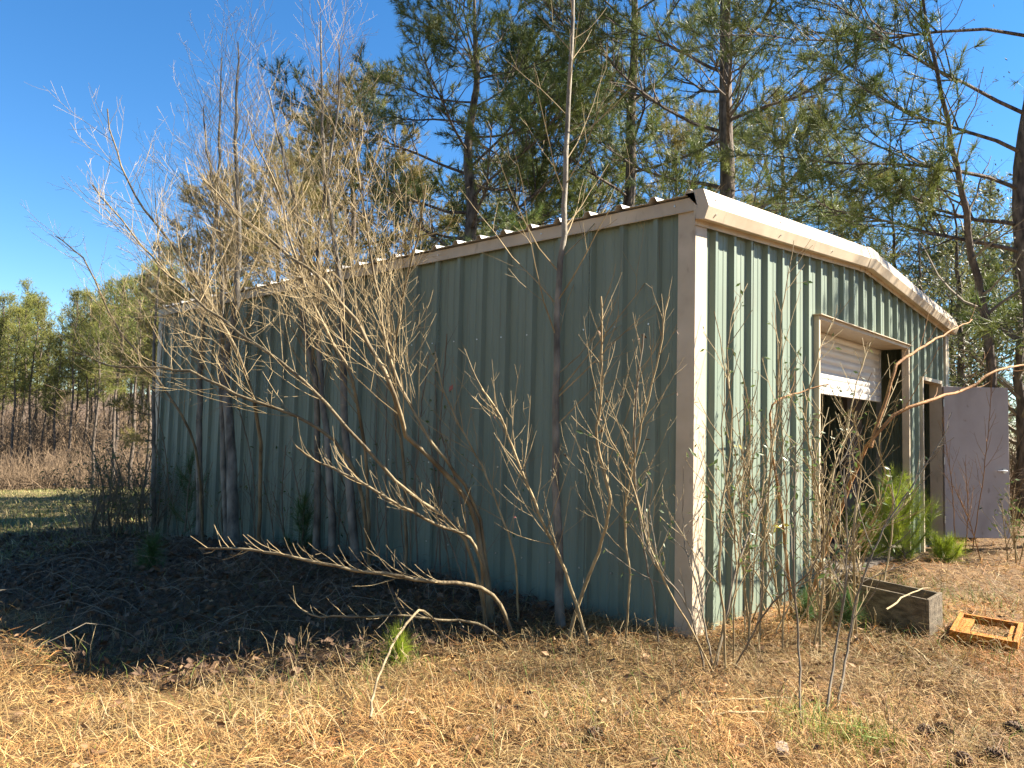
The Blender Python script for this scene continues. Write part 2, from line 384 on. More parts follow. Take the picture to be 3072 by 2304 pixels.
# ================================================================== vegetation
M['bark_pine'] = mat('pine_bark', (.045, .035, .028), (.17, .135, .105), 14, .95, 1.0, 30, stretch=(1, 1, .3), detail=8)
M['bark_sap'] = mat('pale_sapling_bark', (.085, .075, .06), (.27, .24, .19), 9, .85, .4, 40, stretch=(1, 1, .45), detail=8)
M['twig'] = mat('yellow_grey_twig', (.21, .152, .075), (.38, .295, .16), 6, .8)
M['stem'] = mat('grey_tan_stem_bark', (.11, .082, .046), (.27, .215, .125), 7, .85, .4, 40, stretch=(1, 1, .5), detail=9)
M['twig_dark'] = mat('grey_brown_twig', (.13, .105, .075), (.22, .185, .13), 6, .85)
M['vine'] = mat('rusty_vine_bark', (.20, .095, .032), (.34, .18, .07), 10, .8, .3, 40)
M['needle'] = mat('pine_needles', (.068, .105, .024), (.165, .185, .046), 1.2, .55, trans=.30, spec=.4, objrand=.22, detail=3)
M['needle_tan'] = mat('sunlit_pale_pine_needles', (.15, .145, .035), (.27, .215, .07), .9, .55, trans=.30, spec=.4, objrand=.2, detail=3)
M['needle_far'] = mat('distant_pine_needles', (.115, .145, .032), (.25, .235, .06), .35, .6, trans=.30, spec=.3, objrand=.3, detail=4)
M['needle_young'] = mat('young_pine_needles', (.26, .35, .025), (.40, .46, .06), 3, .5, trans=.35, spec=.4)
M['needle_shade'] = mat('dark_seedling_needles', (.05, .10, .03), (.09, .16, .05), 3, .5, trans=.3)
M['leaf'] = mat('small_evergreen_leaf', (.05, .085, .025), (.12, .17, .045), 5, .35, trans=.35, spec=.5)
M['leaf_wood'] = mat('olive_woodland_leaf', (.045, .062, .022), (.13, .13, .05), 1.5, .5, trans=.35, objrand=.2)
M['leaf_yellow'] = mat('yellowing_leaf', (.42, .33, .03), (.30, .30, .06), 4, .5, trans=.4)
M['leaf_dead'] = mat('dead_brown_leaf', (.075, .045, .027), (.15, .092, .052), 6, .8)
M['leaf_tan'] = mat('dry_tan_leaf', (.12, .065, .032), (.30, .19, .10), 3, .8)
M['leaf_red'] = mat('dull_red_leaf', (.20, .07, .07), (.30, .13, .12), 5, .6, trans=.3)
M['straw'] = mat('straw_blades', (.80, .80, .80), (1.0, 1.0, 1.0), 2.5, .65, attr=True, trans=.22, spec=.25)
M['brush'] = mat('brown_brush', (.075, .052, .034), (.20, .14, .085), 1.5, .9, objrand=.1)

def jitter(P, a, rg):
    P = P.copy(); P[1:-1] += rg.normal(0, a, (len(P)-2, 3)); return P
def perp(d, rg):
    r = rg.normal(0, 1, 3); return unit((d[1]*r[2]-d[2]*r[1], d[2]*r[0]-d[0]*r[2], d[0]*r[1]-d[1]*r[0]))
def shoot(p, d, L, n, rg, wob=.12, trop=(0, 0, .10)):
    w_ = rg.normal(0, wob, (n-1, 3)).tolist(); dx, dy, dz = unit(d).tolist(); x, y, z = float(p[0]), float(p[1]), float(p[2]); tx, ty, tz = trop; s = L/(n-1)
    P = [(x, y, z)]
    for a, b, c in w_:
        dx += a+tx; dy += b+ty; dz += c+tz; m = math.sqrt(dx*dx+dy*dy+dz*dz)+1e-9; dx /= m; dy /= m; dz /= m
        x += dx*s; y += dy*s; z += dz*s; P.append((x, y, z))
    return np.array(P)
def twigs(mb, P, r, rg, lvl, den, ang, frac, trop, tips=None, k=3, minr=.0012, t0=.18):
    """side shoots along polyline P, recursive; returns nothing, fills mb (and tips with end points)"""
    L = np.linalg.norm(np.diff(P, axis=0), axis=1).sum()
    m = max(1, int(round(L*den*rg.uniform(.8, 1.2)))); n = len(P)
    for i in range(m):
        t = t0+(1-t0)*(i+rg.uniform(.1, .9))/m
        f = t*(n-1); a = min(int(f), n-2); p = P[a]+(P[a+1]-P[a])*(f-a); d = unit(P[a+1]-P[a])
        dd = unit(d*math.cos(ang)+perp(d, rg)*math.sin(ang)*rg.uniform(.7, 1.3))
        l = L*frac*(1.15-.7*t)*rg.uniform(.45, 1.25)
        if l < .05: continue
        rr = max(minr, r*(1-.75*t)*.6); ns = 4 if lvl > 1 else 3
        q = shoot(p, dd, l, ns, rg, .09, trop)
        mb.tube(q, np.linspace(rr, minr*.8, len(q)), k, cap=False)
        if tips is not None: tips.append((q[-1], unit(q[-1]-q[-2]))); tips.append((q[len(q)//2], dd))
        if lvl > 1: twigs(mb, q, rr, rg, lvl-1, den*1.5, ang, frac, trop, tips, k, minr)

# ---- flat leaf shapes scattered at tips
def leaf_mesh(pts, size, rg, droop=.3, asp=.42):
    n = len(pts)
    if n == 0: return None
    p = np.asarray(pts, float); az = rg.uniform(0, 2*math.pi, n); el = rg.uniform(-.9, .6, n)-droop
    d = np.stack([np.cos(az)*np.cos(el), np.sin(az)*np.cos(el), np.sin(el)], 1)
    s = np.cross(d, rg.normal(0, 1, (n, 3))); s /= np.linalg.norm(s, axis=1)[:, None]
    nn = np.cross(d, s)
    L = (size*rg.uniform(.6, 1.3, n))[:, None]; Wd = L*asp
    V = np.stack([p, p+d*L*.45+s*Wd*.5+nn*Wd*.12, p+d*L, p+d*L*.45-s*Wd*.5+nn*Wd*.12], 1).reshape(-1, 3)
    b = np.arange(n)[:, None]*4
    return V, np.concatenate([b+np.array([0, 1, 2]), b+np.array([0, 2, 3])])

# ---- pine needle tufts
def tuft_template(rg, n, spread=1.0):
    # needle: thin triangle, pointing along +z mostly, base around origin
    th = np.abs(rg.normal(0, .62, n))*spread; az = rg.uniform(0, 2*math.pi, n)
    d = np.stack([np.sin(th)*np.cos(az), np.sin(th)*np.sin(az), np.cos(th)], 1)
    s = np.cross(d, rg.normal(0, 1, (n, 3))); s /= np.linalg.norm(s, axis=1)[:, None]
    L = rg.uniform(.7, 1.15, n)[:, None]; b = d*0+np.array([0, 0, 1])*rg.uniform(-.55, .15, n)[:, None]
    return b, d, s, L
def needles(tips, dirs, rg, n, length, width, spread=1.0, droop=0.0):
    tips = np.asarray(tips, float); dirs = np.asarray(dirs, float); m = len(tips)
    dirs = dirs/np.linalg.norm(dirs, axis=1)[:, None]
    ref = rg.normal(0, 1, (m, 3)); x = np.cross(dirs, ref); x /= np.linalg.norm(x, axis=1)[:, None]; y = np.cross(dirs, x)
    out = []
    K = 6
    tp = [tuft_template(rg, n, spread) for _ in range(K)]; which = rg.integers(0, K, m); sc = rg.uniform(.75, 1.25, m)
    for k in range(K):
        sel = np.where(which == k)[0]
        if not len(sel): continue
        b, d, s, L = tp[k]
        F = np.stack([x[sel], y[sel], dirs[sel]], 2)            # columns
        tr = lambda v: np.einsum('mij,nj->mni', F, v)
        B = tips[sel][:, None]+tr(b)*(length*sc[sel])[:, None, None]
        D = tr(d*L)*(length*sc[sel])[:, None, None]; D[..., 2] -= droop*length
        Sd = tr(s)*width/2
        V = np.stack([B-Sd, B+Sd, B+D], 2)
        out.append(V.reshape(-1, 3))
    V = np.concatenate(out); return V, np.arange(len(V)).reshape(-1, 3)

# ---- a pine with separate limbs, each limb with its needles
def pine(label, base, H, cb, spread, nl, seed, group, tuft_n=26, nlen=.20, nwid=.0095, matn='needle', lean=(0, 0), r0=None, full=True, shaded=None, dens=1.7, bias=None, name='pine_tree', maxz=None):
    rg = np.random.default_rng(seed); base = np.asarray(base, float)
    T = thing(name, label, 'tree', base, group)
    r0 = r0 or .0115*H+.03; n = 14
    t = np.linspace(0, 1, n); P = np.stack([lean[0]*t*H, lean[1]*t*H, t*H-.1], 1); P = jitter(P, .05, rg); P = spline(P, 30)
    mb = MB(); rad = r0*(1-t0(30))*1.0+.012; mb.tube(P, rad*np.where(np.arange(30) < 1, 1.35, 1), 9); mb.build('trunk', M['bark_pine'], T, smooth=True)
    az = rg.uniform(0, 6.28)
    for i in range(nl):
        f = (i+rg.uniform(0, .9))/nl; h = cb+(H*.98-cb)*f**.92; az += 2.4+rg.normal(0, .45)
        if bias is not None and rg.uniform() < bias[1]: az = bias[0]+rg.normal(0, .5)
        shp = (.55+.9*f)*(1-f)**.62*1.35+.10
        L = spread*shp*rg.uniform(.65, 1.2)
        el = R(-4+50*f+rg.normal(0, 9))
        tt = h/H*29; a = min(int(tt), 28); p0 = P[a]+(P[a+1]-P[a])*(tt-a)
        d0 = np.array([math.cos(az)*math.cos(el), math.sin(az)*math.cos(el), math.sin(el)])
        ml = MB(); q = shoot(p0, d0, L, 8, rg, .11, (0, 0, .045+.03*f)); rr = max(.016, r0*(1-h/H)*.30+.008)
        ml.tube(q, np.linspace(rr, .006, 8), 5, cap=False)
        tips = []
        Lq = L; m2 = max(3, int(L*4.2*dens))
        for j in range(m2):
            u = .28+.72*(j+rg.uniform(0, 1))/m2; ff = u*7; b = min(int(ff), 6); p = q[b]+(q[b+1]-q[b])*(ff-b); d = unit(q[b+1]-q[b])
            dd = unit(d*.75+perp(d, rg)*.8*np.array([1, 1, .55])+np.array([0, 0, .10])); l = (L*.36*(1.2-u)+.22)*rg.uniform(.5, 1.2)
            s = shoot(p, dd, l, 5, rg, .14, (0, 0, .08)); ml.tube(s, np.linspace(rr*.42*(1.2-u)+.004, .003, 5), 3, cap=False)
            for g in (3, 4):
                tips.append((s[g], unit(s[g]-s[g-1])+np.array([0, 0, .15])))
                for _ in range(2):
                    e = unit(unit(s[g]-s[g-1])+rg.normal(0, .7, 3)); l3 = rg.uniform(.12, .34); tips.append((s[g]+e*l3, e+np.array([0, 0, .2])))
                    if full: ml.tube([s[g], s[g]+e*l3], [.004, .0025], 3, cap=False)
        tips.append((q[-1], unit(q[-1]-q[-2])))
        lo = ml.build('limb', M['bark_pine'], T)
        V, tr_ = needles([a_ for a_, _ in tips], [b_ for _, b_ in tips], rg, tuft_n, nlen, nwid, 1.45)
        add('needles', mesh('needles', V, tr_), M[matn], lo)
    # leader tuft
    V, tr_ = needles([P[-1]]*3, [(0, 0, 1)]*3, rg, 30, .2, nwid); add('needles', mesh('needles', V, tr_), M[matn], T)
    return T
def t0(n): return np.linspace(0, 1, n)**1.15

near_g = 'pines rising behind the metal building'
pine('tall pine with straight grey trunk rising right behind the gable corner of the roof', PCOL(1566, 15), 17, 3.6, 4.2, 34, 11, near_g, r0=.21)
pine('pine with crooked trunk just left of the straight one behind the roof', PCOL(1346, 17.5), 17, 3.8, 4.0, 33, 12, near_g, lean=(.010, -.006), r0=.20)
pine('bushy dark pine forking low behind the middle of the long roof', PCOL(1000, 16.5), 12.6, 3.4, 3.7, 38, 13, near_g, r0=.23, tuft_n=28)
pine('pine at the right edge with long level limbs reaching over the building', PCOL(2240, 11.2), 15, 2.6, 4.2, 26, 14, near_g, bias=(R(140), .45), r0=.14)
def copy_tree(o, parent=None):
    c = o.copy(); COL.objects.link(c); c.parent = parent
    for ch in o.children: copy_tree(ch, c)
    return c
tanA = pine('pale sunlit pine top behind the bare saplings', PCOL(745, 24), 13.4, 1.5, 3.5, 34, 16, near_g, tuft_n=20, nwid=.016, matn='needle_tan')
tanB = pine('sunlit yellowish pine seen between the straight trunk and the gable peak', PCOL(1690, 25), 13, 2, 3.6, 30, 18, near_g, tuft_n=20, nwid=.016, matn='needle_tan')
drk = pine('dark pine behind the gable peak at the right', PCOL(1935, 24), 9.5, .8, 3.6, 28, 20, near_g, tuft_n=20, nwid=.015)
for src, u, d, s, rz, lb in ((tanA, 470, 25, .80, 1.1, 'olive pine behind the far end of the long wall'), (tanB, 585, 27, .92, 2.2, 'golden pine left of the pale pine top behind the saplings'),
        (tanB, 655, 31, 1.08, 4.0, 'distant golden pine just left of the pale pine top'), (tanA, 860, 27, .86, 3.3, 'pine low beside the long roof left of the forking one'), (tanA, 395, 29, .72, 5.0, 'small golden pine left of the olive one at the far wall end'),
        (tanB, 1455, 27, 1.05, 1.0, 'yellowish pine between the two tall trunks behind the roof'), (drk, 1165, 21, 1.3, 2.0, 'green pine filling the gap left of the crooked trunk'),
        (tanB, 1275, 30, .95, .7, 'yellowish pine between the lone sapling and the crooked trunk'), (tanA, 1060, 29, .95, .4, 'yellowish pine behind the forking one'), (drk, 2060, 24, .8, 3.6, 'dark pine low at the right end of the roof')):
    c = copy_tree(src); c.location = tuple(float(q) for q in PCOL(u, d)); c.scale = (s, s, s); c.rotation_euler.z = rz; c['label'] = lb

# ---- far pines: three prototypes copied
def far_pine_mesh(seed, H=1.0):
    rg = np.random.default_rng(seed); h = 16.0
    tr = MB(); P = jitter(np.stack([np.zeros(9), np.zeros(9), np.linspace(-.4, h, 9)], 1), .10, rg); P = spline(P, 16)
    tr.tube(P, .20*(1-.85*np.linspace(0, 1, 16)), 6)
    tips = []
    for i in range(34):
        f = (i+rg.uniform())/34; z = h*(.48+.51*f); L = 2.3*(.5+f)*(1-f)**.6*1.2*rg.uniform(.5, 1.25)+.3; az = rg.uniform(0, 6.28); el = R(5+40*f+rg.normal(0, 10))
        d = np.array([math.cos(az)*math.cos(el), math.sin(az)*math.cos(el), math.sin(el)]); p = P[min(15, int((z+.4)/(h+.4)*15))].copy(); p[2] = z
        q = shoot(p, d, L, 5, rg, .12, (0, 0, .06)); tr.tube(q, np.linspace(.05, .012, 5), 3, cap=False)
        for g in range(1, 5):
            for _ in range(8 if g > 1 else 4):
                tips.append((q[g]+rg.normal(0, .30, 3)*np.array([1, 1, .45]), rg.normal(0, .6, 3)+np.array([d[0], d[1], .5])))
    for i in range(9):      # dead stubs on the bare trunk
        z = h*rg.uniform(.12, .45); az = rg.uniform(0, 6.28); q = shoot((0, 0, z), (math.cos(az), math.sin(az), -.1), rg.uniform(.5, 1.6), 4, rg, .15, (0, 0, 0)); tr.tube(q, [.03, .02, .015, .008], 3, cap=False)
    V, T = needles([a for a, _ in tips], [b for _, b in tips], rg, 10, .27, .026, 1.5)
    Vt, Tt, Qt = tr.data()
    a = mesh('trunk', Vt, Tt, Qt, smooth=True); a.materials.append(M['bark_pine'])
    b = mesh('crown', V, T); b.materials.append(M['needle_far'])
    return a, b
FP = [far_pine_mesh(100+i) for i in range(3)]
def far_pine(p, s, rz, k, label, group):
    T = thing('pine_tree', label, 'tree', p, group, rz); T.scale = (s*.76, s*.76, s)
    add('trunk', FP[k][0], None, T); add('crown', FP[k][1], None, T)
rgf = np.random.default_rng(77)
ORD = ['first', 'second', 'third', 'fourth', 'fifth', 'sixth', 'seventh', 'eighth', 'ninth', 'tenth', 'eleventh', 'twelfth', 'thirteenth', 'fourteenth', 'fifteenth', 'sixteenth', 'seventeenth', 'eighteenth', 'nineteenth', 'twentieth']
cnt = 0
for row, (d0, d1, n, u0, u1) in enumerate(((47, 51, 20, -160, 420), (52, 59, 24, -170, 520), (60, 70, 30, -180, 640), (72, 84, 34, -200, 800), (86, 104, 36, -200, 900))):
    for i in range(n):
        u = u0+(u1-u0)*(i+rgf.uniform(.1, .9))/n; d = rgf.uniform(d0, d1); p = PCOL(u, d)
        s = rgf.uniform(.63, .80)*(d/49)**.55
        if u > 150: s *= 1.10
        if 88 < u < 128: s *= .84
        lb = 'pine with bare lower trunk deep in the wood across the field'; gr = 'pines deep in the wood across the field'
        if row == 0:
            lb = 'pine just out of view at the left of the wood across the field'; gr = 'front row pines of the wood across the field'
            if u > 2: lb = ORD[cnt]+' pine from the left in the front row across the field'; cnt += 1
        far_pine(p, s, rgf.uniform(0, 6.28), int(rgf.integers(0, 3)), lb, gr)
for i, (u, d, s, wd) in enumerate(((205, 40, .62, 'leftmost'), (248, 38, .66, 'second'), (290, 36, .66, 'third'), (322, 39, .74, 'fourth'), (352, 35, .70, 'rightmost'))):
    far_pine(PCOL(u, d), s, u, i % 3, wd+' of the nearer pines beside the far corner of the wall', 'nearer pines beside the far wall corner')
# woods right of and behind the building
for (u, d, s) in ((2090, 30, .62), (2150, 26, .66), (2210, 33, .8), (2050, 38, .7), (2120, 42, .85), (2260, 24, .7), (1990, 45, .7), (1850, 48, .75), (1760, 50, .8), (1600, 52, .8), (1240, 48, .8), (1080, 46, .75)):
    far_pine(PCOL(u, d), s, u, u % 3, 'pine deep in the wood behind the building', 'pines deep in the wood behind the building')
# unseen pines added left of and behind the viewer to block low sky light
for ringr, n in ((21, 27), (28, 34), (37, 36)):
    for i in range(n):
        az = 150+(352-150)*(i+rgf.uniform(.15, .85))/n; d = ringr+rgf.uniform(-3, 3)
        x_, y_ = -3+d*math.sin(R(az)), 0+d*math.cos(R(az))
        if az > 330 and d < 33: continue
        far_pine(np.array([x_, y_, float(gz(x_, y_))]), rgf.uniform(.75, 1.0), rgf.uniform(0, 6.28), i % 3, 'unseen pine added around the clearing to block sky light', 'unseen pines added around the clearing')

# ---- leafy woodland trees at the right
def hardwood(label, pts, r0, nb, blen, seed, leafn, lsize, group, t_0=.25, lm='leaf_wood', den=2.4, frac=.42, name='woodland_tree', wood='twig_dark'):
    rg = np.random.default_rng(seed); P = spline(np.array(pts), 26); base = P[0].copy(); P = jitter(P, .02, rg)-base
    T = thing(name, label, 'tree', base, group)
    mb = MB(); mb.tube(P, r0*(1-.88*np.linspace(0, 1, 26)), 7); mb.build('trunk', M['bark_sap'] if wood == 'twig' else M['bark_pine'], T, smooth=True)
    for i in range(nb):
        t = t_0+(.98-t_0)*(i+rg.uniform(0, 1))/nb; f = t*25; a = min(int(f), 24); p = P[a]+(P[a+1]-P[a])*(f-a); d = unit(P[a+1]-P[a])
        dd = unit(d*.55+perp(d, rg)*.85); l = blen*(1.15-.75*t)*rg.uniform(.6, 1.2)
        bm_ = MB(); q = shoot(p, dd, l, 7, rg, .16, (0, 0, .05)); rr = max(.006, r0*(1-t)*.45); bm_.tube(q, np.linspace(rr, .004, 7), 4, cap=False)
        tips = []; twigs(bm_, q, rr, rg, 2, den, R(48), frac, (0, 0, .04), tips)
        bo = bm_.build('branch', M[wood], T)
        pts_ = [a_+rg.normal(0, .12, 3) for a_, _ in tips for _ in range(leafn)]
        if pts_ and leafn:
            V, tr_ = leaf_mesh(pts_, lsize, rg); add('leaves', mesh('leaves', V, tr_), M[lm], bo)
    return T
wg = 'leafy trees in the wood at the right'
hardwood('slender leaning tree with thin grey trunk right of the gable end', [PCOL(2150, 11.5), PD(2138, 760, 11.4), PD(2090, 500, 11.2), PD(2050, 280, 11), PD(2005, 60, 10.8), PD(1990, -120, 10.6)], .09, 22, 1.9, 31, 1, .05, wg, t_0=.35, lm='leaf_wood')
hardwood('dense olive tree right of the roof end', [PCOL(2075, 16), PD(2075, 700, 16), PD(2060, 440, 16)], .12, 24, 2.4, 32, 6, .09, wg, t_0=.2)
hardwood('dark leafy tree at the right edge beyond the open door', [PCOL(2205, 14), PD(2200, 700, 14), PD(2190, 380, 14.2)], .12, 26, 2.4, 33, 6, .09, wg, t_0=.15)
hardwood('low leafy tree behind the open walk door', [PCOL(2130, 17), PD(2130, 800, 17), PD(2125, 560, 17)], .1, 26, 2.2, 34, 6, .09, wg, t_0=.1)
hardwood('leafy tree farther back between the roof end and the leaning trunk', [PCOL(1990, 20), PD(1990, 700, 20), PD(1985, 520, 20)], .12, 24, 2.6, 35, 6, .11, wg, t_0=.2)
hardwood('leafy tree out past the right edge of the view', [PCOL(2580, 10.6), PD(2580, 700, 10.6), PD(2570, 60, 10.6)], .12, 36, 2.0, 36, 9, .12, wg, t_0=.38)

# ---- bare saplings and shrubs in front of the long side wall
def bare(label, pts, r0, nb, blen, seed, group='bare saplings along the long side wall', t_0=.30, ang=34, den=5.0, frac=.42, trop=(0, 0, .10), wood='twig', trunk='bark_sap', name='bare_sapling', leaves=0, r1=.006, lvl=2, cat='tree', lsize=.035, lm='leaf', pw=1.0, side=None, minr=.0013, stem='trunk', extra=0, clipy=None):
    rg = np.random.default_rng(seed); pts = np.array(pts, float); g0 = float(gz(pts[0, 0], pts[0, 1]))
    if abs(pts[0, 2]-g0) < .6: pts[0, 2] = g0
    P = spline(pts, 26); base = P[0].copy(); Lt = np.linalg.norm(np.diff(P, axis=0), axis=1).sum(); P = jitter(P, min(.007, Lt*.0016), rg)-base; P[0, 2] -= .06
    T = thing(name, label, cat, base, group)
    stems = [P]
    for e in range(extra):
        az = rg.uniform(0, 6.28); ca, sa = math.cos(az), math.sin(az); s_ = rg.uniform(.55, 1.0)
        Pe = P*s_; Pe = np.stack([Pe[:, 0]*ca-Pe[:, 1]*sa, Pe[:, 0]*sa+Pe[:, 1]*ca, Pe[:, 2]], 1)
        tl = rg.normal(0, .16, 2); Pe = Pe+np.stack([tl[0]*Pe[:, 2], tl[1]*Pe[:, 2], 0*Pe[:, 2]], 1)
        Pe[:, :2] += rg.normal(0, .09, 2)
        if clipy is not None: Pe[:, 1] = np.minimum(Pe[:, 1], clipy-base[1])
        stems.append(Pe)
    for si, P in enumerate(stems):
        k_ = 1.0 if si == 0 else .75
        mb = MB(); rad = (r1+(r0-r1)*(1-np.linspace(0, 1, 26))**.9)*k_; rad[0] *= 1.3; mb.tube(P, rad, 7 if r0 > .02 else 5); mb.build(stem, M[trunk], T, smooth=True)
        for i in range(nb if si == 0 else int(nb*.7)):
            t = t_0+(.985-t_0)*((i+rg.uniform(0, 1))/nb)**pw; f = t*25; a = min(int(f), 24); p = P[a]+(P[a+1]-P[a])*(f-a); d = unit(P[a+1]-P[a])
            pv = perp(d, rg)
            if side is not None: pv = unit(pv+np.array(side)*rg.uniform(.3, 1.2))
            dd = unit(d*math.cos(R(ang))+pv*math.sin(R(ang))*rg.uniform(.7, 1.4)); l = blen*(1.2-.75*t)*rg.uniform(.45, 1.25)
            b_ = MB(); q = shoot(p, dd, l, 6, rg, .07, trop); rr = min(max(.0028, (r1+(r0-r1)*(1-t))*.26), .0075); b_.tube(q, np.linspace(rr, minr, 6), 4, cap=False)
            tips = []; twigs(b_, q, rr, rg, lvl, den, R(42), frac, trop, tips, minr=minr)
            bo = b_.build('branch', M[wood], T)
            if leaves:
                sel = [a_ for a_, _ in tips if rg.uniform() < leaves]
                if sel:
                    V, tr_ = leaf_mesh(sel, lsize, rg); add('leaves', mesh('leaves', V, tr_), M[lm], bo)
    return T
bare('thin straight sapling standing at the far corner of the long wall', [PX(335, 1130, .25), PX(332, 900, .25), PX(336, 690, .25), PX(344, 560, .3), PX(335, 420, .35)], .036, 34, 1.6, 41)
bare('slim trunk left of the thick twin trunk by the wall', [PX(432, 1150, .4), PX(432, 850, .4), PX(440, 650, .4), PX(468, 450, .45), PX(478, 125, .5)], .048, 46, 1.9, 42)
bare('thickest sapling trunk with a swollen base near the far half of the wall', [PX(506, 1178, .55), PX(498, 950, .5), PX(488, 800, .5), PX(514, 590, .5), PX(509, 300, .5), PX(514, 90, .5)], .070, 52, 1.9, 43, t_0=.28)
bare('twin trunk rising beside the thickest sapling', [PX(492, 1160, .45), PX(482, 950, .45), PX(478, 720, .45), PX(478, 550, .5), PX(450, 330, .6), PX(440, 230, .6)], .045, 46, 1.9, 44, t_0=.3)
bare('slender pole left of the leaning pair at mid wall', [PX(683, 1205, .45), PX(686, 1000, .45), PX(683, 840, .5), PX(655, 690, .6), PX(645, 480, .7), PX(590, 250, .8), PX(578, 190, .8)], .040, 46, 1.9, 45)
bare('middle pole of the three at mid wall', [PX(722, 1215, .5), PX(706, 950, .5), PX(690, 780, .5), PX(690, 500, .5), PX(728, 250, .5), PX(732, 95, .5)], .040, 46, 1.8, 46)
bare('right pole of the three at mid wall reaching highest', [PX(772, 1215, .45), PX(748, 950, .45), PX(738, 700, .5), PX(734, 590, .5), PX(700, 350, .5), PX(693, 45, .5)], .046, 49, 1.8, 47)
bare('lone straight sapling in front of the bare near part of the long wall', [PX(1212, 1348, .50), PX(1200, 1000, .48), PX(1204, 700, .45), PX(1216, 480, .42), PX(1226, 250, .4), PX(1236, 60, .4), PX(1240, -120, .4)], .034, 26, 1.5, 48, t_0=.26, wood='twig', den=2.4, r1=.012, ang=46)
arch_g = 'arching shrub stems in front of the long side wall'
bare('thick arching shrub stem curving left in front of the long wall', [PX(1062, 1330, .85), PX(1040, 1180, .95), PX(1010, 1075, 1.1), PX(940, 1000, 1.4), PX(882, 945, 1.6), PX(858, 870, 1.8), PX(800, 745, 1.95), PX(700, 610, 2.1), PX(560, 500, 2.2), PX(440, 390, 2.3)], .021, 35, 1.25, 51, arch_g, t_0=.38, den=5, trunk='stem', name='arching_shrub', cat='shrub', side=(0, 0, .5))
bare('arching stem forking up beside the thick one toward the roof edge', [PX(1070, 1335, .8), PX(1030, 1110, 1.0), PX(975, 1010, 1.3), PX(915, 930, 1.5), PX(850, 800, 1.6), PX(820, 660, 1.7), PX(790, 480, 1.8), PX(760, 300, 1.8)], .015, 35, 1.2, 52, arch_g, t_0=.4, den=5, trunk='stem', name='arching_shrub', cat='shrub', side=(0, 0, .5))
bare('long stem sweeping far left across the middle of the wall', [PX(1055, 1330, .9), PX(1000, 1160, 1.2), PX(880, 1060, 1.6), PX(760, 940, 1.9), PX(640, 800, 2.1), PX(480, 690, 2.3), PX(330, 560, 2.4), PX(200, 400, 2.5)], .014, 37, 1.3, 53, arch_g, t_0=.35, den=5, trunk='stem', name='arching_shrub', cat='shrub', side=(0, 0, .4))
bare('low sunlit stem fanning left with many upright twigs', [PX(1050, 1330, .95), PX(1030, 1185, 1.2), PX(940, 1130, 1.6), PX(850, 1085, 1.9), PX(760, 1030, 2.1), PX(690, 1000, 2.2), PX(640, 965, 2.3)], .014, 34, .42, 54, arch_g, t_0=.35, den=6, trunk='stem', name='arching_shrub', cat='shrub', side=(0, 0, 1.0))
bare('stem sweeping to the lower left toward the field', [PX(800, 1205, .7), PX(760, 1000, 1.1), PX(640, 900, 1.5), PX(520, 860, 1.8), PX(400, 800, 2.0), PX(250, 790, 2.2), PX(160, 760, 2.3)], .018, 35, 1.1, 55, arch_g, t_0=.35, den=5, trunk='stem', name='arching_shrub', cat='shrub', side=(0, 0, .3))
bare('stem leaning up and left over the far roof edge', [PX(560, 1190, .7), PX(560, 950, 1.0), PX(520, 780, 1.4), PX(420, 600, 1.7), PX(300, 430, 2.0), PX(250, 330, 2.1), PX(232, 235, 2.2)], .022, 35, 1.4, 56, arch_g, t_0=.35, den=5, trunk='stem', name='arching_shrub', cat='shrub')
bare('stem leaning left low over the field edge', [PX(440, 1150, .6), PX(420, 960, 1.0), PX(340, 820, 1.4), PX(250, 700, 1.7), PX(180, 560, 1.9), PX(120, 510, 2.0)], .018, 33, 1.2, 57, arch_g, t_0=.35, den=5, trunk='stem', name='arching_shrub', cat='shrub')
bare('spreading stem rising through the middle of the thicket', [PX(800, 1210, .7), PX(790, 1000, .9), PX(760, 820, 1.2), PX(660, 620, 1.5), PX(600, 420, 1.7), PX(540, 280, 1.8)], .019, 33, 1.3, 58, arch_g, t_0=.35, den=5, trunk='stem', name='arching_shrub', cat='shrub')
bare('stem rising beside the right end of the thicket', [PX(880, 1230, .6), PX(870, 1000, .7), PX(850, 820, .9), PX(870, 640, 1.1), PX(900, 520, 1.2), PX(920, 400, 1.3)], .017, 30, 1.0, 59, arch_g, t_0=.35, den=5, trunk='stem', name='arching_shrub', cat='shrub')
low_g = 'low branches lying over the shaded bank'
bare('long pale branch lying level over the shaded bank', [PX(1112, 1345, .95), PX(1075, 1300, 1.1), PX(1020, 1265, 1.3), PX(930, 1255, 1.6), PX(860, 1243, 1.8), PX(770, 1232, 2.0), PX(640, 1205, 2.3), PX(560, 1190, 2.4), PX(500, 1185, 2.5), PX(430, 1184, 2.6)], .016, 30, .34, 61, low_g, t_0=.3, den=5, trunk='stem', name='fallen_branch', cat='branch', side=(0, 0, .8), stem='stem')
bare('thin straight branch just below the long pale one', [PX(1105, 1358, 1.1), PX(1040, 1350, 1.3), PX(960, 1340, 1.5), PX(860, 1330, 1.75), PX(760, 1332, 2.0), PX(672, 1328, 2.2), PX(628, 1292, 2.25)], .010, 12, .26, 62, low_g, t_0=.35, den=5, trunk='stem', name='fallen_branch', cat='branch', side=(0, 0, .6), r1=.004, stem='stem')
bare('bare stick arching down to the straw in the foreground', [PX(985, 1338, 1.45), PX(920, 1322, 1.7), PX(880, 1345, 1.95), PX(845, 1400, 2.2), PX(815, 1470, 2.5), PX(800, 1550, 2.75)], .008, 3, .12, 63, low_g, t_0=.2, den=4, trunk='stem', name='fallen_branch', cat='branch', r1=.006, stem='stem')
sh_g = 'crossed shrub stems left of the near corner'
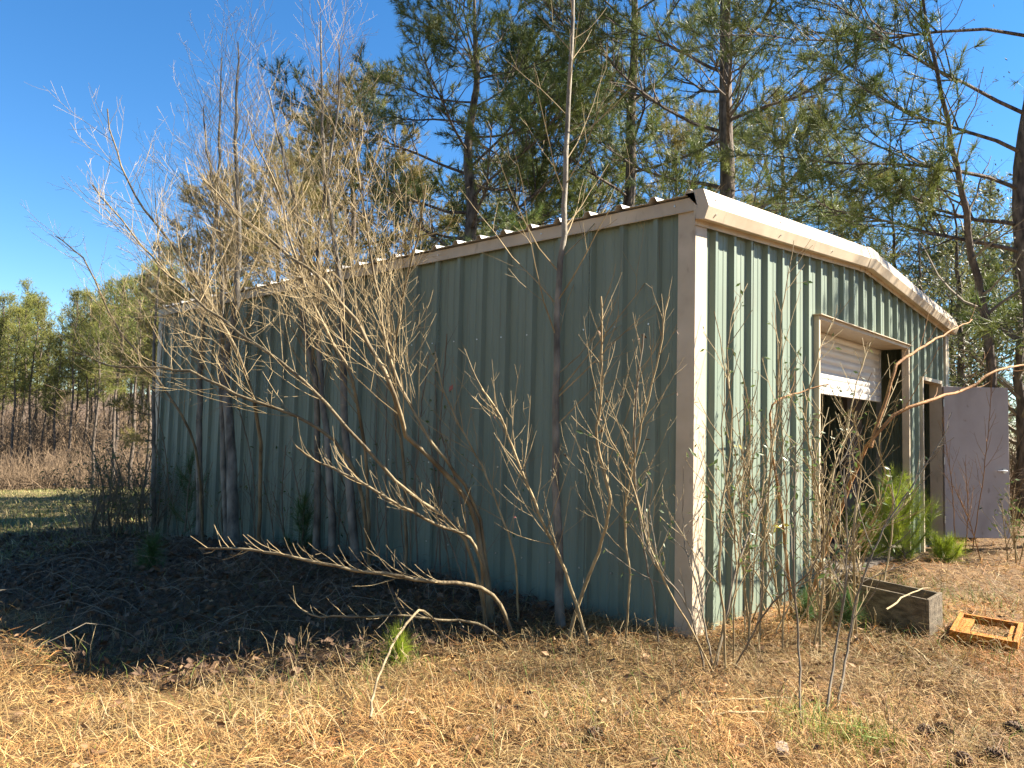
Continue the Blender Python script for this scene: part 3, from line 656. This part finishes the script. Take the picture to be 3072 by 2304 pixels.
bare('shrub stem leaning right, one of a crossed pair by the near corner', [PX(1224, 1372, .75), PX(1262, 1270, .7), PX(1300, 1170, .7), PX(1318, 1080, .75), PX(1290, 960, .8), PX(1300, 820, .85), PX(1298, 640, .9)], .014, 26, .75, 64, sh_g, t_0=.3, den=4.5, trunk='twig', name='bare_shrub', cat='shrub', leaves=.04, lm='leaf_dead', lsize=.06)
bare('shrub stem leaning left, the other of the crossed pair', [PX(1276, 1376, .8), PX(1240, 1290, .85), PX(1212, 1210, .95), PX(1165, 1110, 1.1), PX(1120, 1000, 1.2), PX(1080, 900, 1.3), PX(1040, 840, 1.35)], .013, 26, .75, 65, sh_g, t_0=.3, den=4.5, trunk='twig', name='bare_shrub', cat='shrub', leaves=.04, lm='leaf_red', lsize=.05)
bare('thin upright shrub between the lone sapling and the corner', [PX(1350, 1378, .5), PX(1360, 1250, .55), PX(1350, 1100, .6), PX(1380, 950, .65), PX(1420, 780, .7), PX(1445, 640, .7)], .008, 20, .6, 66, sh_g, t_0=.25, den=4.5, trunk='twig', name='bare_shrub', cat='shrub', leaves=.05, lm='leaf_dead', lsize=.05)
bare('thin dark shrub close to the corner trim', [PX(1425, 1385, .45), PX(1410, 1280, .5), PX(1385, 1150, .55), PX(1370, 1000, .6), PX(1375, 850, .65), PX(1390, 720, .65)], .007, 18, .6, 67, sh_g, t_0=.25, den=4.5, trunk='twig_dark', name='bare_shrub', cat='shrub', leaves=.06, lm='leaf_dead', lsize=.05)
bare('thin shrub in front of the middle of the wall', [PX(1120, 1350, .7), PX(1110, 1200, .8), PX(1060, 1050, .9), PX(1010, 950, 1.0), PX(960, 850, 1.1), PX(940, 760, 1.1)], .009, 24, .7, 68, sh_g, t_0=.25, den=5, trunk='twig', name='bare_shrub', cat='shrub')
rgd = np.random.default_rng(900)
for i in range(12):
    u = 380+i*58+rgd.uniform(-15, 15); b = 1128+(u-343)*.205; dv = rgd.uniform(.2, .45)
    p = PX(u, b, dv); p[2] = gz(p[0], p[1]); h = rgd.uniform(.9, 2.3)
    bare(ORD[i]+' dark weed shrub from the far corner along the foot of the long wall', [p, p+np.array([-.05, .03, h*.5]), p+np.array([rgd.uniform(-.3, .05), rgd.uniform(-.3, .3), h])], .009, 9, .55, 700+i, 'dark weed shrubs against the long wall', t_0=.2, den=4, trunk='twig_dark', wood='twig_dark', name='weed_shrub', cat='shrub', extra=2, leaves=.35, lm='leaf', lsize=.045)
for i in range(9):
    u = 205+i*17+rgd.uniform(-6, 6); p = PCOL(u, rgd.uniform(10.5, 12.5)); h = rgd.uniform(.6, 1.5)
    bare(ORD[i]+' dark scrubby bush from the left at the field edge by the far corner', [p, p+np.array([rgd.uniform(-.1, .1), rgd.uniform(-.1, .1), h*.5]), p+np.array([rgd.uniform(-.4, .4), rgd.uniform(-.4, .4), h])], .014, 14, .9, 740+i, 'scrubby bushes at the field edge', t_0=.04, den=4, trunk='twig_dark', wood='twig_dark', name='scrub_bush', cat='bush', extra=3, leaves=.45, lm='leaf', lsize=.05)

# ---- shrubs in front of the gable
gb_g = 'leafy thin stems in front of the gable wall'
def gst(label, pts, r0, nb, bl, seed, **k):
    kw = dict(t_0=.2, den=4.5, trunk='twig', name='privet_shrub', cat='shrub', leaves=.6, lsize=.044, r1=.003, extra=3, clipy=-.06, minr=.0018); kw.update(k)
    bare(label, pts, r0, nb, bl, seed, gb_g, **kw)
gst('thin stem with a leafy top reaching the rake trim', [PY(1640, 1275, .45), PY(1660, 1050, .5), PY(1680, 850, .5), PY(1690, 680, .5), PY(1715, 520, .5)], .009, 14, .55, 71)
gst('dark bent stem crossing the first ribs of the gable', [PY(1545, 1370, .5), PY(1600, 1200, .5), PY(1660, 1060, .5), PY(1700, 930, .55), PY(1720, 800, .6)], .009, 12, .5, 72, wood='twig_dark', trunk='twig_dark')
gst('pale stem leaning left beside the corner trim', [PY(1570, 1330, .6), PY(1555, 1150, .6), PY(1580, 950, .6), PY(1570, 760, .6), PY(1590, 640, .6)], .008, 13, .5, 73)
gst('upright stem in front of the fourth rib', [PY(1620, 1310, .35), PY(1600, 1120, .4), PY(1625, 930, .4), PY(1600, 800, .4)], .008, 11, .5, 74)
gst('stem with yellowing leaves low on the gable', [PY(1690, 1260, .4), PY(1650, 1130, .45), PY(1610, 1010, .5), PY(1590, 880, .5)], .008, 12, .45, 75, lm='leaf_yellow', leaves=.10, lsize=.05)
gst('tangled stem before the left jamb of the roll door', [PY(1745, 1265, .5), PY(1760, 1060, .6), PY(1740, 900, .6), PY(1770, 760, .6), PY(1800, 690, .6)], .010, 15, .6, 76, extra=1)
gst('leafy stem rising across the raised roll door', [PY(1800, 1260, .7), PY(1790, 1080, .7), PY(1830, 930, .7), PY(1850, 830, .7), PY(1880, 740, .7)], .010, 16, .6, 77, extra=1, leaves=.42)
gst('twiggy bush filling the lower half of the roll door opening', [PY(1850, 1290, .9), PY(1845, 1150, .9), PY(1860, 1000, .9), PY(1840, 880, .9)], .012, 20, .6, 78, extra=1, t_0=.08, leaves=.35)
gst('second twiggy bush left of the door opening', [PY(1770, 1300, .8), PY(1780, 1150, .8), PY(1760, 1010, .8), PY(1790, 880, .8)], .010, 18, .6, 79, extra=1, t_0=.08)
gst('stem crossing the right jamb of the roll door', [PY(1900, 1260, .7), PY(1930, 1100, .7), PY(1900, 950, .7), PY(1945, 800, .7)], .009, 13, .55, 80, extra=1, leaves=.4)
gst('tall thin sapling in the right foreground left of the pair', [GND(1730, 1575), PD(1726, 1400, 3.95), PD(1716, 1250, 4.0), PD(1715, 1100, 4.05), PD(1720, 960, 4.1)], .007, 12, .42, 81, extra=0, t_0=.35, wood='twig_dark', trunk='twig_dark', den=5)
gst('left sapling of the pair in the right foreground', [GND(1783, 1558), PD(1805, 1400, 4.15), PD(1825, 1280, 4.2), PD(1830, 1120, 4.3), PD(1810, 980, 4.35)], .008, 14, .5, 82, extra=0, t_0=.35, wood='twig_dark', trunk='twig_dark', den=5, leaves=.4)
gst('right sapling of the pair in the right foreground', [GND(1806, 1536), PD(1832, 1400, 4.3), PD(1852, 1290, 4.35), PD(1905, 1150, 4.45), PD(1990, 1020, 4.55), PD(2050, 920, 4.6)], .008, 14, .5, 83, extra=0, t_0=.3, wood='twig_dark', trunk='twig_dark', den=5, leaves=.4)
bare('thick rusty brown vine stem slanting up across the door opening', [PY(1735, 1255, .35), PY(1790, 1165, .5), PY(1840, 1040, .65), PY(1880, 950, .8), PY(1940, 890, .95), PY(2000, 868, 1.1), PY(2090, 838, 1.25), PY(2150, 800, 1.4), PY(2215, 788, 1.5)], .018, 7, .6, 84, 'rusty vines over the door opening', t_0=.45, den=3, wood='vine', trunk='vine', name='woody_vine', cat='vine', r1=.009, stem='stem')
bare('rusty vine fork rising before the roll door', [PY(1880, 950, .8), PY(1905, 890, .85), PY(1930, 815, .9), PY(1935, 790, .9), PY(2000, 745, 1.0), PY(2100, 690, 1.1)], .016, 7, .5, 85, 'rusty vines over the door opening', t_0=.25, den=3, wood='vine', trunk='vine', name='woody_vine', cat='vine', r1=.005, stem='stem')
bare('peeling brown stem standing before the middle of the gable wall', [PY(1712, 1250, .3), PY(1690, 1120, .3), PY(1672, 1000, .3), PY(1668, 880, .3), PY(1720, 850, .35), PY(1790, 830, .5)], .014, 6, .4, 86, 'rusty vines over the door opening', t_0=.4, den=3, wood='vine', trunk='vine', name='woody_vine', cat='vine', r1=.005, stem='stem')
# feathery dry weeds before the open door
for i, (u, v, tu, tv, lb) in enumerate(((2065, 1195, 2035, 900, 'tall feathery reddish weed before the middle of the open door'), (2100, 1190, 2145, 800, 'tall feathery reddish weed leaning right before the open door'), (2085, 1200, 2085, 1000, 'short feathery weed between the two tall ones'), (2120, 1215, 2060, 1050, 'spreading reddish weed at the foot of the open door'))):
    b = GND(u, v); dpt = float((b-CAM)@fw)
    bare(lb, [b, PD((u+tu)/2+6, (v+tv)/2, dpt), PD(tu, tv, dpt)], .007, 12, .45, 87+i, 'feathery dry weeds before the open door', t_0=.3, den=7, wood='vine', trunk='vine', name='dry_weed', cat='weed', r1=.003, minr=.0012, stem='stem')
b = GND(2195, 1215); dpt = float((b-CAM)@fw)
gst('bright green leafy shrub at the right edge beside the open door', [b, PD(2190, 1140, dpt), PD(2185, 1070, dpt)], .01, 16, .45, 92, t_0=.1, leaves=1.0, lsize=.055)

# ---- young pines
def young_pine(label, base, H, nb, spread, seed, nlen, m='needle_young', tuft=46, group='young pines', wd=.0030):
    rg = np.random.default_rng(seed); T = thing('young_pine', label, 'tree', base, group)
    mb = MB(); P = shoot((0, 0, -.03), (0, 0, 1), H, 8, rg, .05); mb.tube(P, np.linspace(.014, .006, 8), 5); mb.build('stem', M['twig_dark'], T)
    for i in range(nb):
        f = (i+.5)/nb; az = i*2.4+rg.normal(0, .3); p = P[min(7, int(f*8))]; L = spread*(1-.6*f)*rg.uniform(.6, 1.1)
        b_ = MB(); q = shoot(p, (math.cos(az), math.sin(az), .3+.5*f), L, 7, rg, .10, (0, 0, .16)); b_.tube(q, np.linspace(.008, .004, 7), 4)
        bo = b_.build('branch', M['twig_dark'], T)
        V, t_ = needles(q[1:], np.gradient(q, axis=0)[1:]+np.array([0, 0, .02]), rg, tuft, nlen, wd, 1.3, .10); add('needles', mesh('needles', V, t_), M[m], bo)
    V, t_ = needles(P[2:], np.gradient(P, axis=0)[2:], rg, tuft, nlen, wd, 1.1); add('needles', mesh('needles', V, t_), M[m], T)
young_pine('bushy bright green young pine before the roll door opening', GND(1955, 1212), .74, 15, .80, 120, .21, tuft=62)
young_pine('low bright green young pine left of the bushy one at the door sill', GND(1870, 1205), .36, 13, .55, 121, .20, tuft=56)
young_pine('small bright green pine right of the bushy one', GND(2040, 1215), .20, 8, .34, 122, .18, tuft=56)
young_pine('tiny green pine seedling in the straw by the shade edge', GND(862, 1432), .13, 4, .10, 123, .15, tuft=26)
young_pine('grey green pine seedling beside the wooden trough', GND(1838, 1360), .22, 5, .14, 124, .18, 'needle_shade', 24)
young_pine('small grey green seedling before the gable foot', GND(1735, 1345), .18, 5, .12, 125, .16, 'needle_shade', 24)
young_pine('dark green pine seedling on the shaded bank', GND(318, 1240), .3, 6, .18, 126, .2, 'needle_shade', 30)
young_pine('dark green pine seedling against the wall between the poles', PX(650, 1205, .5)*np.array([1, 1, 0]), .6, 8, .3, 127, .2, 'needle_shade', 26)
young_pine('faint green pine seedling at the far end of the wall', PX(400, 1130, .4)*np.array([1, 1, 0]), .9, 9, .4, 128, .2, 'needle_shade', 24)

# ---- straw, grass, litter
def blades(name, xy, rg, Lr, wr, tilt, cols, zoff=0., droop=.5, matn='straw', label=None):
    n = len(xy); x, y = xy[:, 0], xy[:, 1]; z = gz(x, y)+zoff*rg.uniform(0, 1, n)
    az = rg.uniform(0, 2*math.pi, n); L = rg.uniform(*Lr, n)*rg.uniform(.6, 1.2, n); wv = rg.uniform(*wr, n)
    th = np.clip(rg.normal(tilt[0], tilt[1], n), .03, 1.56)
    h = np.stack([np.cos(az), np.sin(az), np.zeros(n)], 1); k = np.array([0, 0, 1.])
    d1 = h*np.sin(th)[:, None]+k*np.cos(th)[:, None]; th2 = np.minimum(th+rg.uniform(.1, 1.3, n)*droop, 1.75)
    az2 = az+rg.normal(0, .35, n); h2 = np.stack([np.cos(az2), np.sin(az2), np.zeros(n)], 1); d2 = h2*np.sin(th2)[:, None]+k*np.cos(th2)[:, None]
    s = np.stack([-np.sin(az), np.cos(az), rg.normal(0, .5, n)], 1); s /= np.linalg.norm(s, axis=1)[:, None]; s *= wv[:, None]/2
    p0 = np.stack([x, y, z-.005], 1); p1 = p0+d1*(L*.5)[:, None]; p2 = p1+d2*(L*.5)[:, None]
    V = np.stack([p0-s, p0+s, p1-s*.9, p1+s*.9, p2], 1).reshape(-1, 3)
    b = np.arange(n)[:, None]*5; T = np.concatenate([b+np.array([0, 1, 3]), b+np.array([0, 3, 2]), b+np.array([2, 3, 4])])
    cols = np.asarray(cols); c = cols[rg.integers(0, len(cols), n)]*rg.uniform(.6, 1.3, n)[:, None]
    pn = np.sin(1.9*x+2.1*np.sin(1.3*y))+np.sin(2.7*y+1.7*np.sin(1.9*x+.7))+.7*np.sin(6.1*x-4.3*y+2*np.sin(3*y))
    c = c*(1+.13*pn)[:, None]*np.stack([1+.0*pn, 1-.035*pn, 1-.06*pn], 1)
    add(name, mesh(name, V, T, None, np.repeat(c, 5, axis=0)), M[matn], kind='stuff', label=label, cat='grass' if label else None)
STRAW = [(.55, .36, .15), (.62, .43, .20), (.48, .28, .11), (.68, .50, .26), (.40, .21, .085), (.58, .40, .17), (.34, .17, .07)]
NEED = [(.46, .22, .075), (.52, .27, .10), (.38, .17, .06), (.58, .34, .14)]
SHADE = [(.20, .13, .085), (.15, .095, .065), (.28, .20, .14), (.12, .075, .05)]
FIELD = [(.30, .30, .10), (.46, .36, .16), (.22, .26, .07), (.52, .40, .20)]
GREEN = [(.22, .34, .05), (.30, .40, .08), (.16, .26, .04), (.38, .40, .12)]
STRAW = np.array(STRAW)
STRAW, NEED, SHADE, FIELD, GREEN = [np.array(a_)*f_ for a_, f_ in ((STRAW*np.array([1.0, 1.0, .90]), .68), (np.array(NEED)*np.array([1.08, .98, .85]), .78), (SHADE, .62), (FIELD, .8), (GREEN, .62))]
rs = np.random.default_rng(3)
def ring(n, r0, r1, a0=-8, a1=98, pw=1.0):
    rr = r0+(r1-r0)*rs.uniform(0, 1, n)**pw; aa = np.radians(rs.uniform(a0, a1, n))      # angle from +Y towards +X
    p = np.stack([CAM[0]+rr*np.sin(aa), CAM[1]+rr*np.cos(aa)], 1)
    inside = (p[:, 0] > -.06) & (p[:, 0] < W+.06) & (p[:, 1] > -.06) & (p[:, 1] < LN+.06)
    return p[~inside]
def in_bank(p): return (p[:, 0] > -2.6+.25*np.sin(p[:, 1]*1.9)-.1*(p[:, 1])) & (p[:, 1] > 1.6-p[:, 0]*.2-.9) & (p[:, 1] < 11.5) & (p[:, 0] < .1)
def clump(p, s=1.0, thr=-.35):
    v = np.sin(p[:, 0]*2.3*s+1.3*np.sin(p[:, 1]*1.7*s))+np.sin(p[:, 1]*2.9*s+1.1*np.sin(p[:, 0]*2.1*s+1))
    return v > thr+rs.normal(0, .8, len(p))
p = ring(98000, 1.6, 6.0, pw=.9); p = p[~in_bank(p) | ((rs.uniform(0, 1, len(p)) < .45) & (p[:, 1] < 3.6+.5*np.sin(p[:, 0]*3)))]; right = p[:, 0]*.74-p[:, 1]*.67 > 1.4
lf = p[~right]; rg_ = p[right]
blades('dry_straw', lf, rs, (.08, .22), (.0016, .0038), (1.28, .28), STRAW, .035, .6, label='dry tan straw matting the sunny foreground ground')
blades('pine_straw', np.concatenate([rg_, ring(9000, 3, 8, 40, 95)]), rs, (.09, .24), (.0014, .0030), (1.30, .22), np.vstack([NEED, STRAW[:3]]), .03, .5, label='reddish pine straw strewn right of the building corner')
p = ring(60000, 5.5, 13); p = p[~in_bank(p)]; p = p[(p[:, 1] < 9)]
blades('dry_grass', p, rs, (.10, .26), (.003, .006), (1.2, .3), np.vstack([STRAW, NEED[:2]]), .02, .8, label='dry grass and straw farther out by the building')
p = ring(9000, 1.8, 7.5); p = p[clump(p, 1.0, .5)]; p = p[~in_bank(p)]
blades('tall_dry_grass', p, rs, (.16, .38), (.0014, .0028), (.7, .3), STRAW[:4], 0, .9, label='taller dry grass stalks standing in the straw')
p = ring(52000, 11, 48, -12, 34, 1.25); p = p[p[:, 1] > 8]
blades('field_grass', p, rs, (.10, .24), (.010, .022), (.8, .4), FIELD, 0, .7, label='short green and tan field grass beyond the building')
g = []
for (u, v, n, s) in ((1830, 1605, 420, .12), (1720, 1560, 160, .09), (1880, 1265, 300, .25), (2050, 1290, 320, .35), (2120, 1400, 200, .3), (1740, 1290, 160, .1), (865, 1440, 120, .12), (1290, 1560, 60, .2), (1450, 1610, 60, .2), (700, 1500, 80, .3), (1990, 1330, 160, .2), (1250, 1480, 60, .25), (230, 1440, 60, .2)):
    c = GND(u, v); g.append(c[:2]+rs.normal(0, s, (n, 2)))
g.append(ring(1600, 2, 8))
blades('green_grass', np.concatenate(g), rs, (.09, .24), (.0022, .0042), (.6, .3), GREEN, 0, .8, label='scattered tufts of fresh green grass in the straw')
# shaded bank
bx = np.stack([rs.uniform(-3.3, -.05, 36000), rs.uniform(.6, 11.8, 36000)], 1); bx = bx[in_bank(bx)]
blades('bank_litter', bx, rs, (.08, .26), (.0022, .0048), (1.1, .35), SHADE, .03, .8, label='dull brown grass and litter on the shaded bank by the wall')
mb = MB()
for i in range(700):
    p = bx[rs.integers(0, len(bx))]; p = p+np.array([.45, .35])*(p[1] < 3.5); z = float(gz(*p)); L = rs.uniform(.25, .8); a = rs.uniform(0, 6.28); hgt = rs.uniform(.05, .22)
    h = np.array([math.cos(a), math.sin(a), 0]); q = np.array([[p[0], p[1], z]])+np.linspace(0, 1, 6)[:, None]*h*L+np.array([0, 0, 1])*(np.sin(np.linspace(0, 1, 6)*math.pi*.85)*hgt)[:, None]+rs.normal(0, .012, (6, 3))
    mb.tube(q, rs.uniform(.0012, .0026), 3, cap=False)
mb.build('vine_tangle', M['twig_dark'], kind='stuff', label='tangle of thin dry vines arching over the shaded bank', cat='vines')
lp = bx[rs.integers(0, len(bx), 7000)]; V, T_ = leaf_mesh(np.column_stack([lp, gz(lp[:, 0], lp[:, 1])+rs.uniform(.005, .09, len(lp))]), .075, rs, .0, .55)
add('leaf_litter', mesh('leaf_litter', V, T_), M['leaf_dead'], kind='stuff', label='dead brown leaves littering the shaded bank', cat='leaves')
lp = ring(3200, 1.8, 8); V, T_ = leaf_mesh(np.column_stack([lp, gz(lp[:, 0], lp[:, 1])+rs.uniform(.01, .07, len(lp))]), .045, rs, .0, .5)
add('leaf_litter', mesh('leaf_litter', V, T_), M['leaf_tan'], kind='stuff', label='few dead leaves caught in the sunny straw', cat='leaves')
# small upright dry sprigs between straw and shade
mb = MB()
for i in range(700):
    u = rs.uniform(150, 2200); v = rs.uniform(1370, 1640) if i % 3 else rs.uniform(1385, 1450); p = GND(u, v); L = rs.uniform(.08, .26)
    q = shoot((p[0], p[1], p[2]), rs.normal(0, .4, 3)+np.array([0, 0, 1]), L, 4, rs, .25, (0, 0, 0)); mb.tube(q, [.0018, .0016, .0013, .001], 3, cap=False)
    if rs.uniform() < .6: twigs(mb, q, .0016, rs, 1, 14, R(45), .5, (0, 0, .05), minr=.001)
mb.build('dry_sprigs', M['twig'], kind='stuff', label='small dry branching sprigs standing in the straw', cat='sprigs')
# brush band at the foot of the far wood, and under the woods at the right
def brush(name, pts, hr, rg, label, m='brush', wd=.02, per=7):
    mb = MB()
    for p in pts:
        for _ in range(per):
            d = unit(rg.normal(0, .45, 3)+np.array([0, 0, 1])); L = rg.uniform(*hr); q = shoot(p+rg.normal(0, .35, 3)*np.array([1, 1, 0]), d, L, 4, rg, .2, (0, 0, 0)); mb.tube(q, np.linspace(wd, wd*.3, 4), 3, cap=False)
            if rg.uniform() < .8: twigs(mb, q, wd*.6, rg, 1, 2.6, R(45), .5, (0, 0, .03), minr=wd*.35)
    mb.build(name, M[m], kind='stuff', label=label, cat='brush')
rb = np.random.default_rng(8)
brush('woodland_brush', [PCOL(rb.uniform(-160, 480), rb.uniform(40, 49)) for _ in range(260)], (.7, 2.6), rb, 'brown brush along the foot of the wood across the field')
brush('woodland_undergrowth', [PCOL(rb.uniform(-160, 700), rb.uniform(47, 80)) for _ in range(520)], (2.0, 6.5), rb, 'grey brown saplings and undergrowth inside the far wood', wd=.035, per=4)
brush('right_undergrowth', [PCOL(rb.uniform(2060, 2300), rb.uniform(13, 24)) for _ in range(110)], (.6, 2.2), rb, 'brown undergrowth in the wood beyond the open door', wd=.010, per=6)

# ------------------------------------------------------------------ small things on the ground
M['oldwood'] = mat('weathered_board', (.075, .058, .038), (.19, .155, .105), 5, .9, .6, 30, stretch=(6, 1, 6), detail=9)
M['orangewood'] = mat('orange_stained_wood', (.27, .088, .006), (.42, .165, .012), 5, .7, .5, 40, stretch=(1, 6, 6), detail=10)
M['cone'] = mat('pine_cone_scale', (.07, .045, .03), (.16, .105, .07), 20, .85)
M['stone'] = mat('pale_weathered_wood_chip', (.20, .155, .12), (.34, .27, .21), 12, .85, .5)
def frameM(o, x, y):
    x = unit(x); y = unit(np.asarray(y)-x*np.dot(x, y)); z = np.cross(x, y); z = z if z[2] > 0 else -z; return (np.stack([x, y, z], 1), np.asarray(o, float))
tb = np.array([1.07, -1.27, 0.0]); tb[2] = gz(tb[0], tb[1])+.005
tr_ = thing('wooden_trough', 'long weathered grey wooden trough lying before the gable wall', 'trough', tb)
FM = (np.stack([unit((.30, .954, .01)), unit((.993, -.05, .04)), np.array([-.03, .0, 1.0])], 1), np.zeros(3))
Lb, Wb, Hb, th_ = .84, .30, .255, .022
for nm, a, b in (('side_board', (.023, 0, 0), (Lb-.023, th_, Hb)), ('side_board', (.023, Wb-th_, 0), (Lb-.023, Wb, Hb-.003)), ('end_board', (0, -.003, 0), (.022, Wb+.003, Hb+.003)), ('end_board', (Lb-.022, -.003, 0), (Lb, Wb+.003, Hb-.004)), ('bottom_board', (.024, th_+.001, .004), (Lb-.024, Wb-th_-.001, .022))):
    mb = MB(); mb.box(a, b, FM); o = mb.build(nm, M['oldwood'], tr_); bevel(o, .003)
fb = np.array([1.34, -1.565, 0.]); fb[2] = gz(fb[0], fb[1])+.012
of = thing('orange_frame', 'orange stained wooden frame lying on the straw at the right edge', 'frame', fb)
ex = unit(np.array([.58, .055, 0.02])); ey = unit(np.array([-.015, -.39, -.015])); FM = frameM((0, 0, 0), ex, ey)
a, b_, t_ = .285, .195, .06
for nm, lo, hi in (('rail', (-a, -b_, 0), (a, -b_+.028, t_)), ('rail', (-a, b_-.028, 0), (a, b_, t_)), ('end_rail', (-a, -b_+.0285, 0), (-a+.03, b_-.0285, t_-.002)), ('end_rail', (a-.03, -b_+.0285, 0), (a, b_-.0285, t_-.002)), ('inner_panel', (-a+.031, -b_+.06, .02), (-a+.031+.10, b_-.03, .045))  , ('slat', (-a+.132, -b_+.029, .018), (a-.031, -b_+.10, .036)), ('slat', (-a+.132, b_-.07, .018), (a-.031, b_-.03, .036))):
    mb = MB(); mb.box(lo, hi, FM); o = mb.build(nm, M['orangewood'], of); bevel(o, .003, 2)
def cone(label, u, v, seed):
    rg = np.random.default_rng(seed); p = GND(u, v); T = thing('pine_cone', label, 'pine cone', p+np.array([0, 0, .025]), 'pine cones in the straw', rg.uniform(0, 6.28))
    core = MB(); core.tube([(-.04, 0, 0), (0, 0, .002), (.045, 0, 0)], [.012, .017, .006], 7); core.build('core', M['cone'], T)
    mb = MB()
    for i in range(60):
        f = i/60; x = -.042+.088*f; r = .034*math.sin(math.pi*(.18+.75*f)); a_ = i*2.4; c, s = math.cos(a_), math.sin(a_)
        o = np.array([x, .008*c, .008*s]); tip = np.array([x+.012, r*c, r*s]); sd = np.array([0, -s, c])*.010
        mb.add([o-sd*.5, o+sd*.5, tip+sd, tip-sd, tip+np.array([-.006, .004*c, .004*s])], [(3, 2, 4)], [(0, 1, 2, 3)])
    o = mb.build('scales', M['cone'], T); o['kind'] = 'stuff'
for i, (u, v, l) in enumerate(((1998, 1592, 'pine cone in the straw, uppermost of those at the lower right'), (2035, 1588, 'pine cone just right of the uppermost one'), (2150, 1642, 'pine cone at the bottom edge near the right corner'), (2195, 1585, 'pine cone at the right edge above the corner'), (2080, 1655, 'pine cone on the bottom edge left of the corner one'), (1285, 1600, 'pine cone in the straw at the bottom middle'))): cone(l, u, v, 300+i)
def stick(label, pts, r, m='twig'):
    P = spline(np.array([GND(u, v)+np.array([0, 0, .03+dz]) for u, v, dz in pts]), 9); b0 = P[0].copy()
    mb = MB(); mb.tube(jitter(P, .004, rs)-b0, np.linspace(r, r*.6, 9), 6); o = mb.build('stick', M[m], None, label=label, cat='stick', smooth=True); o.location = b0; o['group'] = 'sticks on the straw'
stick('pale broken stick lying level on the straw, lower of two', ((1535, 1558, 0), (1600, 1556, .01), (1690, 1552, 0)), .008)
stick('thin broken stick lying level on the straw, upper of two', ((1500, 1530, 0), (1600, 1526, .01), (1710, 1524, .01)), .006)
stick('short pale stick left of the wooden frame', ((1940, 1400, 0), (1990, 1425, .01), (2010, 1445, 0)), .008)
stick('pale stick lying across the wooden trough', ((1915, 1398, .22), (1960, 1372, .25), (2010, 1358, .26)), .007)
p = GND(1688, 1632); T = thing('wood_chip', 'pale flat broken wood chip on the bottom straw', 'wood chip', p+np.array([0, 0, .02]), None, .4)
mb = MB(); mb.prism([(-.06, -.02), (-.02, -.033), (.045, -.03), (.07, -.005), (.04, .025), (-.03, .03), (-.065, .012)], lambda a, b: (a, b, 0), lambda a, b: (a*.9, b*.85, .022)); o = mb.build('chip', M['stone'], T); bevel(o, .005, 2)
